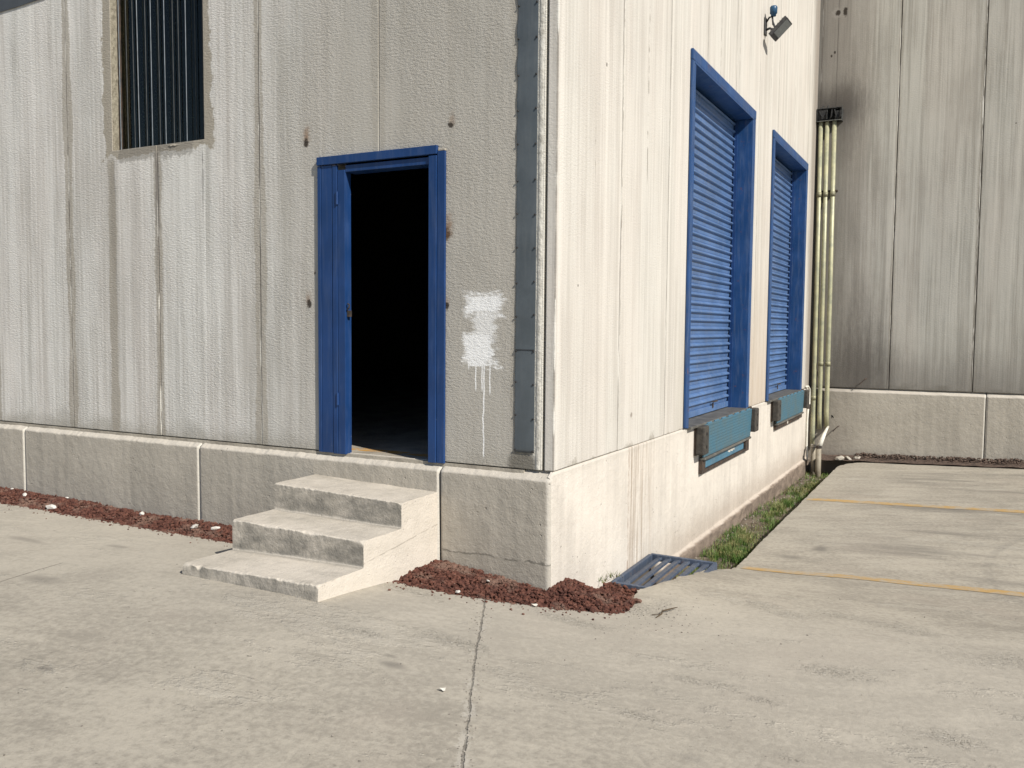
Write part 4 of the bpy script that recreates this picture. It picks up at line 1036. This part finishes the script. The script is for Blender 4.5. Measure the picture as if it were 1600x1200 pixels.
# broken edge of the slab
idx = {(round(v[0], 5), round(v[1], 5)): i for i, v in enumerate(verts)}
prev = None
for p in bd:
    i = idx.get((round(p[0], 5), round(p[1], 5)))
    if i is None: prev = None; continue
    x, y, z = verts[i]; j = len(mb.v); mb.v.append((x + .004 * nz(x * 20, y * 20), y + .004 * nz(x * 20, y * 20, 4), z - 0.07)); mb.v.append((x, y, z - 0.32))
    if prev: mb.f += [(prev[0], i, j, prev[1]), (prev[1], j, j + 1, prev[2])]
    prev = (i, j, j + 1)
o = mb.build('concrete_yard', M_GROUND, smooth=True)
try:
    bm = bmesh.new(); bm.from_mesh(o.data)
    up = sum(f.normal.z * f.calc_area() for f in bm.faces)
    if up < 0: bmesh.ops.reverse_faces(bm, faces=bm.faces)
    for e in bm.edges:
        if len(e.link_faces) == 2 and e.calc_face_angle(0) > 0.8: e.smooth = False
    bm.to_mesh(o.data); bm.free()
except Exception as ex: print(ex)
from mathutils.bvhtree import BVHTree
YB = BVHTree.FromPolygons([v.co.copy() for v in o.data.vertices], [tuple(p.vertices) for p in o.data.polygons])
def on_yard(x, y):
    h = YB.ray_cast(Vector((x, y, 5)), Vector((0, 0, -1)))
    return h[0].z if h[0] is not None else zg(x, y)
struct(o, 'pale worn concrete yard and parking bay', 'ground')

# soil under everything and in the trench
def soil_z(x, y):
    z = -1.27 + 0.03 * fbm(x * 3, y * 3) + 0.012 * nz(x * 14, y * 14)
    z -= 0.09 * sst(4.5, 8.5, y)
    z += 0.02 * sst(2.0, 1.9, y)
    return z
mb = MB(); mb.grid(lambda x, y: (x, y, soil_z(x, y)), frange(-0.05, 0.75, 0.03), frange(0.3, 9.75, 0.03))
o = mb.build('soil', M_SOIL, smooth=True); struct(o, 'bare soil in the trench along the side wall', 'soil')
mb = MB(); mb.box(-80, 80, -80, 40, -2.2, -1.75); o = mb.build('ground', M_SOIL); struct(o, 'earth below the yard', 'ground')

# yellow bay lines
def yline(x0, y0, x1, y1, w, seed):
    xs = frange(x0, x1, 0.05); pts = []
    for i, x in enumerate(xs):
        y = y0 + (y1 - y0) * (x - x0) / (x1 - x0)
        a = w / 2 + 0.010 * nz(x * 4, seed) + .006 * nz(x * 15, seed + 3); b = w / 2 + 0.010 * nz(x * 4, seed + 9) + .006 * nz(x * 15, seed + 5)
        pts.append((x, y - a)); pts.append((x, y)); pts.append((x, y + b))
    z = [on_yard(*p_) for p_ in pts]
    # follow the meshed slab closely
    mb = MB(); mb.v = [(p[0], p[1], q + 0.003) for p, q in zip(pts, z)]
    for i in range(len(xs) - 1):
        a = i * 3; mb.f += [(a, a + 3, a + 4, a + 1), (a + 1, a + 4, a + 5, a + 2)]
    return mb.build('bay_line', M_YEL, smooth=True)
struct(yline(0.67, 2.36, 9, 2.56, 0.15, 2.0), 'worn yellow parking line nearest the steps', 'parking line')
struct(yline(0.63, 5.85, 9, 5.98, 0.16, 7.0), 'worn yellow parking line nearer the rear wall', 'parking line')

# ------------------------------------------------------------------ stair
def stair():
    X0, X1 = -1.900, -0.840
    zl = [(-.166, -.196), (-.346, -.361), (-.540, -.520)]
    yn = [-.472, -.862, -1.272]
    xs = [X0, X0 + .006] + frange(X0 + .014, X1 - .014, 0.008) + [X1 - .006, X1]
    prof_n = None
    mb = MB(); cols = []
    for ix, x in enumerate(xs):
        q = (x - X0) / (X1 - X0)
        z3, z2, z1 = [a + (b - a) * q for a, b in zl]
        P = []
        def lin(a, b, st):
            n = max(1, st)
            return [(a[0] + (b[0] - a[0]) * i / n, a[1] + (b[1] - a[1]) * i / n) for i in range(n)]
        levels = [(z3, yn[0], -0.035, z2), (z2, yn[1], yn[0], z1), (z1, yn[2], yn[1], -0.80)]
        endq = max(0, 1 - min(x - X0, X1 - x) / 0.02)
        for si, (zt, yf, yb, zlow) in enumerate(levels):
            chip = 0.008 + 0.030 * max(0, nz(x * 6, si * 5 + 1) + .1) + 0.045 * max(0, nz(x * 19, si * 9) * nz(x * 4.3, si * 3 + 2) * 2.2) + 0.010 * abs(nz(x * 60, si)) + 0.03 * endq * (x > -1)
            if si == 0: chip *= .75
            lean = 0.012 * (si == 2) + 0.004
            P += lin((yb, zt), (yf + chip, zt), 14)
            n = 6
            for k in range(n + 1):
                a = k / n * PI / 2
                P.append((yf + chip - chip * math.sin(a), zt - chip * 0.9 + chip * 0.9 * math.cos(a)))
            P += lin((yf, zt - chip * .9), (yf + lean * -1 if si == 2 else yf, zlow), 8)[1:]
        P.append((yn[2] - .012, -0.80))
        col = []
        for j, (yy, z) in enumerate(P):
            near = min(abs(yy - q_) + abs(z - w_) for q_, w_ in ((yn[0], z3), (yn[1], z2), (yn[2], z1)))
            rg_ = 0.0055 * (0.35 + 1.1 * max(0, nz(x * 5, z3 * 9 + yy * 2) + .25)) * max(0, 1 - near / .045)
            d = rg_ * (nz(x * 45, yy * 45, z * 45) + .6 * nz(x * 90, yy * 90, z * 90)) + 0.0035 * nz(x * 5, yy * 5, z * 5) + 0.0018 * nz(x * 24, yy * 24, z * 24)
            d2 = rg_ * (nz(x * 45 + 7, yy * 45, z * 45) + .6 * nz(x * 90 + 7, yy * 90, z * 90)) + 0.0035 * nz(x * 5 + 9, yy * 5, z * 5) + 0.0018 * nz(x * 24 + 9, yy * 24, z * 24)
            xx = x - (0.004 if False else 0)
            col.append(len(mb.v)); mb.v.append((xx, yy + d, z + d2))
        cols.append(col)
    for i in range(len(cols) - 1):
        for j in range(len(cols[0]) - 1):
            mb.f.append((cols[i][j], cols[i][j + 1], cols[i + 1][j + 1], cols[i + 1][j]))
    for col, flip in ((cols[0], 1), (cols[-1], 0)):
        x = mb.v[col[0]][0]; b0 = len(mb.v); mb.v += [(x, mb.v[col[-1]][1], -0.85), (x, -0.035, -0.85)]
        loop = col + [b0, b0 + 1]
        mb.f.append(tuple(loop if flip else reversed(loop)))
    me = mb
    o = me.build('concrete_stair', M_STEP, smooth=True)
    bm = bmesh.new(); bm.from_mesh(o.data)
    big = [f for f in bm.faces if len(f.verts) > 6]
    for f in big:
        f.smooth = False
        for e in f.edges: e.smooth = False
    bmesh.ops.triangulate(bm, faces=big)
    bm.to_mesh(o.data); bm.free()
    tag(o, 'three chipped concrete steps leading up to the blue doorway', 'steps')
stair()

# ------------------------------------------------------------------ gravel, stones, crumbs
def rock(mb, c, r, rng, flat=0.75):
    n = len(mb.v)
    t = (1 + 5 ** .5) / 2
    vs = [(-1, t, 0), (1, t, 0), (-1, -t, 0), (1, -t, 0), (0, -1, t), (0, 1, t), (0, -1, -t), (0, 1, -t), (t, 0, -1), (t, 0, 1), (-t, 0, -1), (-t, 0, 1)]
    fs = [(0, 11, 5), (0, 5, 1), (0, 1, 7), (0, 7, 10), (0, 10, 11), (1, 5, 9), (5, 11, 4), (11, 10, 2), (10, 7, 6), (7, 1, 8), (3, 9, 4), (3, 4, 2), (3, 2, 6), (3, 6, 8), (3, 8, 9), (4, 9, 5), (2, 4, 11), (6, 2, 10), (8, 6, 7), (9, 8, 1)]
    a, b = rng.uniform(0, 2 * PI), rng.uniform(-.6, .6)
    M_ = Matrix.Rotation(a, 3, 'Z') @ Matrix.Rotation(b, 3, 'X')
    sx, sy, sz = r * rng.uniform(.7, 1.3), r * rng.uniform(.6, 1.1), r * flat * rng.uniform(.6, 1.1)
    for v in vs:
        k = rng.uniform(.72, 1.2) / 1.9
        p = M_ @ Vector((v[0] * sx * k, v[1] * sy * k, v[2] * sz * k))
        mb.v.append((c[0] + p.x, c[1] + p.y, c[2] + p.z))
    mb.f += [tuple(n + i for i in f) for f in fs]

BX = [-.86, -.72, -.47, -.19, .06, .31, .445, .60]; BY = [-.54, -.55, -.50, -.405, -.27, -.14, -.06, .02]
def bfun(x): return float(np.interp(x, BX, BY))
def has_yard(x, y):
    h = YB.ray_cast(Vector((x, y, 5)), Vector((0, 0, -1)))
    return h[0] is not None and h[0].z > zg(x, y) - .04
def gravel_h(x, y):
    z = float(zg(x, max(y, -0.42) if x < .3 else y))
    if x < -1.8:
        return z - 0.022 + 0.05 * sst(-.42, -.12, y) + 0.014 * fbm(x * 5, y * 7)
    b = bfun(x)
    h = zg(x, b) - 0.014 + 0.028 * sst(b, b + .25, y) + 0.014 * fbm(x * 6, y * 6)
    h += 0.026 * math.exp(-(((x - .22) / .20) ** 2 + ((y - .03) / .14) ** 2))
    h -= 0.20 * sst(.18, .50, y)
    return h
rng = random.Random(5)
mb = MB()
mb.grid(lambda x, y: (x, y, gravel_h(x, y) - .008), frange(-9.5, -1.86, .06), frange(-.45, -.02, .04))
def gmap(top):
    def f_(x, v):
        y0 = bfun(x) - .02; y = y0 + v * (top - y0); return (x, y, gravel_h(x, y) - .010)
    return f_
mb.grid(gmap(-.02), frange(-.86, .0, .04), frange(0, 1, .08))
mb.grid(gmap(1.0), frange(0.0, .50, .04), frange(0, 1, .03))
cnt = 0
while cnt < 7000:
    x, y = rng.uniform(-6.6, -1.88), rng.uniform(-.385, -.045)
    r = rng.choice((.006, .007, .009, .010, .012, .015, .020))
    rock(mb, (x, y, gravel_h(x, y) + r * .2), r, rng); cnt += 1
cnt = 0
while cnt < 5600:
    x, y = rng.uniform(-.84, .50), rng.uniform(-.55, .30)
    if rng.random() < .12: x, y = rng.uniform(.0, .45), rng.uniform(.2, .95)
    if x < -.005 and y > -.06: continue
    if y < bfun(x) + .004: continue
    r = rng.choice((.004, .005, .006, .007, .009, .011, .013, .019)) * (1.2 if x > .05 and rng.random() < .3 else 1)
    rock(mb, (x, y, gravel_h(x, y) + r * .25), r, rng); cnt += 1
# strays on the slab
for k in range(1500):
    x = rng.uniform(-.85, .48) if k % 2 else rng.uniform(-6.2, -2)
    y = (bfun(x) if x > -1 else -.385) + .02 - abs(rng.gauss(0, .030 if k % 7 else .11))
    if not has_yard(x, y): continue
    r = rng.choice((.004, .005, .006, .008, .011))
    rock(mb, (x, y, on_yard(x, y) + r * .4), r, rng)
o = mb.build('gravel', M_GRAVEL); tag(o, 'dark red lava gravel along the foot of the front wall', 'gravel', None, 'stuff')

def stone(x, y, r, label, z=None, flat=.6, sx=1):
    mb = MB(); rr = random.Random(int(abs(x * 1000)))
    r *= .72; rock(mb, (x, y, (gravel_h(x, y) if z is None else z) + r * flat * .7 + .006), r, rr, flat)
    if sx != 1: mb.v = [(x + (v[0] - x) * sx, v[1], v[2]) for v in mb.v]
    o = mb.build('white_stone', M_STONE, bevel=0.003)
    tag(o, label, 'stone', 'white stones in the red gravel')
stone(-5.45, -.08, .032, 'small white stone in the red gravel at the far left edge')
stone(-5.08, -.20, .040, 'dull white stone in gravel right of the leftmost one')
stone(-4.55, -.31, .048, 'long flat white stone on the front rim of the left gravel', sx=1.9)
stone(-3.62, -.16, .048, 'white stone alone in the middle of the left gravel strip')
stone(-2.93, -.24, .050, 'largest bright white stone of the pair near the steps')
stone(-2.75, -.20, .042, 'duller white stone of the pair near the steps')
stone(-2.30, -.12, .050, 'white stone touching the wall end beside the steps')
stone(-4.70, -.06, .026, 'small white stone lying against the plinth in left gravel')
stone(-.36, -.20, .024, 'small white stone in the gravel right of the steps')
stone(-.43, -.45, .028, 'flat white chip on the gravel rim by the yard joint', sx=1.6)

mb = MB()
for _ in range(600):
    k = rng.random()
    if k < .45:
        t_ = rng.random(); x = -.345 + 1.545 * t_ + rng.gauss(0, .03); y = -.25 - 3.0 * t_ + rng.gauss(0, .03); r = rng.uniform(.002, .006)
    elif k < .75:
        x, y = rng.gauss(.62, .25), rng.gauss(.05, .25); r = rng.uniform(.002, .007)
    else:
        x, y = rng.uniform(-3, 3), rng.uniform(-3.5, 1.5); r = rng.uniform(.002, .006)
    if not has_yard(x, y): continue
    if -1.95 < x < -.8 and y > -1.3: continue
    rock(mb, (x, y, zg(x, y) + r * .35), r, rng, .6)
o = mb.build('crumbs', M_CRUMB); tag(o, 'loose concrete crumbs scattered on the yard', 'crumbs', None, 'stuff')
mb = MB()
for _ in range(1500):
    x = rng.uniform(.7, 8.5); x = .75 + (x - .7) ** 1.0
    y = D - .07 - abs(rng.gauss(0, .10)); r = rng.uniform(.008, .026)
    if y < 9.40: continue
    rock(mb, (x, y, -1.075 + .033 * (x - .6) + .018 + .03 * sst(9.5, 9.72, y) + .02 * nz(x * 4)), r, rng, .8)
mb.grid(lambda x, y: (x, y, -1.085 + .033 * (x - .6) + .03 * sst(9.5, 9.72, y) + .02 * nz(x * 4)), frange(.2, 9, .06), frange(9.25, 9.74, .05))
o = mb.build('debris', M_DEBRIS); tag(o, 'dark rubble and dead leaves along the foot of the rear wall', 'debris', None, 'stuff')
mb = MB()
for (x, y, r) in ((.56, 9.28, .09), (.66, 9.40, .07), (.78, 9.5, .06)):
    rock(mb, (x, y, -1.06), r, rng, .5)
mb2 = mb
o = mb2.build('rubble_lump', M_PAD, bevel=.004); tag(o, 'pale broken concrete lump at the inner end of the trench', 'rubble')

# twig, paper scraps
t = MB(); zt = lambda x, y: zg(x, y) + .006
t.tube([(.70, -.02, zt(.70, -.02)), (.715, .04, zt(.715, .04) + .01), (.70, .10, zt(.7, .1) + .012), (.735, .18, zt(.735, .18) + .015), (.75, .25, zt(.75, .25) + .01)], [.003, .0045, .005, .004, .002], 6)
t.tube([(.715, .04, zt(.715, .04) + .01), (.66, .02, zt(.66, .02))], .0025, 6)
tag(t.build('twig', M_TWIG, smooth=True), 'short bent dry twig on the slab beside the grate', 'twig')
def scrap(x, y, s, label, rot):
    mb = MB(); pts = []
    for k in range(9):
        a = 2 * PI * k / 9 + rot; q = s * (0.7 + .5 * abs(nz(k * 1.3, x)))
        pts.append((x + q * 1.5 * math.cos(a), y + q * math.sin(a), zg(x, y) + .012 + .005 * math.sin(2 * a)))
    mb.v = [(x, y, zg(x, y) + .016)] + pts; mb.f = [(0, 1 + k, 1 + (k + 1) % 9) for k in range(9)]
    o = mb.build('paper_scrap', M_PVCW); m = o.modifiers.new('t', 'SOLIDIFY'); m.thickness = .0015
    tag(o, label, 'scrap')
scrap(.31, -1.80, .013, 'small white scrap on the bare yard left of the joint', .4)
scrap(.04, -.34, .018, 'white paper scrap on the slab by the gravel at the corner', 1.1)

# ------------------------------------------------------------------ drain grate
t = thing('drain_grate', 'grey blue steel drain grate half under the slab at the wall corner', 'drain grate', (.3, 1.42, -.98))
gx0, gx1, gy0, gy1 = 0.028, 0.575, 0.99, 1.87
gz = lambda x, y: -0.975 + 0.012 * (y - 1.4) - .01 * (x - .3)
def gbar(mb, a, b, w, h):
    a, b = Vector(a), Vector(b); d = (b - a).normalized(); s = d.cross(Vector((0, 0, 1))).normalized(); u = s.cross(d)
    mb.obox((a + b) / 2, d, s, u, (b - a).length / 2, w / 2, h / 2)
mb = MB()
P_ = lambda x, y: (x, y, gz(x, y))
gbar(mb, P_(gx0, gy0), P_(gx1, gy0), .035, .055); gbar(mb, P_(gx0, gy1), P_(gx1, gy1), .035, .055)
gbar(mb, P_(gx0 + .005, gy0 + .019), P_(gx0 + .005, gy1 - .019), .034, .055); gbar(mb, P_(gx1 - .005, gy0 + .019), P_(gx1 - .005, gy1 - .019), .034, .055)
mb.build('frame', M_GRATE, t, .004)
for k in range(6):
    x = gx0 + (gx1 - gx0) * (k + 1) / 7
    mb = MB(); a, b = Vector(P_(x, gy0 + .018)), Vector(P_(x, gy1 - .018)); d = (b - a).normalized()
    s = (d.cross(Vector((0, 0, 1))).normalized() + Vector((0, 0, .22))).normalized(); u = s.cross(d)
    mb.obox((a + b) / 2, d, s, u, (b - a).length / 2, .024, .009); mb.build('slat', M_GRATE, t, .0015)

# ------------------------------------------------------------------ grass
mb = MB(); gr = random.Random(11)
def blade(x, y, h, w, lean, az):
    z = soil_z(x, y) - .005; n = len(mb.v)
    dx, dy = math.cos(az), math.sin(az); px, py = -dy * w, dx * w
    for (q, ww) in ((0, 1), (.55, .75)):
        cx, cy = x + dx * lean * q * q, y + dy * lean * q * q
        mb.v += [(cx - px * ww, cy - py * ww, z + h * q), (cx + px * ww, cy + py * ww, z + h * q)]
    mb.v.append((x + dx * lean, y + dy * lean, z + h * (1 - .25 * abs(lean) / h if h else 1)))
    mb.f += [(n, n + 1, n + 3, n + 2), (n + 2, n + 3, n + 4)]
N = 0
while N < 9000:
    y = gr.uniform(1.92, 9.5); x = gr.uniform(.07, .52)
    den = .14 + .95 * sst(-.12, .22, fbm(x * 2.6, y * 1.9, 3.0))
    if y < 3.4: den *= 1.35
    if 4.6 < y < 5.8: den *= .45
    if y > 8.3: den *= .5
    if x < .22: den *= .30
    if gr.random() > den: continue
    h = gr.uniform(.035, .105) * (1.25 if den > .8 else .9)
    blade(x, y, h, gr.uniform(.0022, .0042), gr.uniform(.01, .07), gr.uniform(0, 2 * PI)); N += 1
for (cx, cy) in ((.025, .80), (-.01 + .06, .93)):
    for _ in range(22):
        x, y = cx + gr.gauss(0, .03), cy + gr.gauss(0, .03); z = -.90
        n = len(mb.v); h = gr.uniform(.02, .06); a = gr.uniform(0, 6.28); l = gr.uniform(.01, .05)
        mb.v += [(x - .003, y, z), (x + .003, y, z), (x + l * math.cos(a), y + l * math.sin(a), z + h)]; mb.f.append((n, n + 1, n + 2))
o = mb.build('grass', M_GRASS, fix=False); tag(o, 'patchy green grass growing in the trench beside the side wall', 'grass', None, 'stuff')
mb = MB()
for _ in range(500):
    y = gr.uniform(1.95, 9.4); x = gr.uniform(.06, .58); r = gr.uniform(.004, .016)
    rock(mb, (x, y, soil_z(x, y) + r * .3), r, gr, .7)
o = mb.build('pebbles', M_CRUMB); tag(o, 'loose pebbles and clods on the trench soil', 'pebbles', None, 'stuff')

# ------------------------------------------------------------------ light, sky, camera
EL, AZ = math.radians(40), math.radians(23)
to_sun = Vector((math.cos(EL) * math.cos(AZ), -math.cos(EL) * math.sin(AZ), math.sin(EL)))
ld = bpy.data.lights.new('sun', 'SUN'); ld.energy = 5.0; ld.angle = math.radians(0.53); ld.color = (1.0, 0.945, 0.865)
lo = bpy.data.objects.new('sun', ld); C.objects.link(lo); lo.rotation_euler = (-to_sun).to_track_quat('-Z', 'Y').to_euler(); lo.location = (10, -5, 12)
w = bpy.data.worlds.new('World'); S.world = w; w.use_nodes = True
nt = w.node_tree; bg = nt.nodes['Background']; sk = nt.nodes.new('ShaderNodeTexSky'); sk.sky_type = 'NISHITA'; sk.sun_disc = False
sk.sun_elevation = EL; sk.sun_rotation = math.radians(90) + AZ; sk.altitude = 2000; sk.air_density = 1.0; sk.dust_density = 1.5
nt.links.new(sk.outputs[0], bg.inputs[0]); bg.inputs[1].default_value = 0.085

a, b, c = -0.48433454307209967, -0.0643100937365879, 0.008492542758003974
f = Vector((math.sin(a) * math.cos(b), math.cos(a) * math.cos(b), math.sin(b))); r = Vector((math.cos(a), -math.sin(a), 0)); u = r.cross(f)
r2 = r * math.cos(c) + u * math.sin(c); u2 = -r * math.sin(c) + u * math.cos(c)
cd = bpy.data.cameras.new('camera'); cam = bpy.data.objects.new('camera', cd); C.objects.link(cam)
Mx = Matrix((r2, u2, -f)).transposed().to_4x4(); Mx.translation = Vector((2.3314023532972317, -5.0080671624439566, 0.918600231707476))
cam.matrix_world = Mx
cd.sensor_width = 36; cd.lens = 1369.383709310063 / 1600 * 36; cd.clip_end = 500; cd.clip_start = 0.05
S.camera = cam
S.view_settings.view_transform = 'Standard'; S.view_settings.look = 'None'; S.view_settings.gamma = 1.0; S.view_settings.exposure = 0.22
S.cycles.max_bounces = 8; S.cycles.diffuse_bounces = 4; S.cycles.transparent_max_bounces = 12
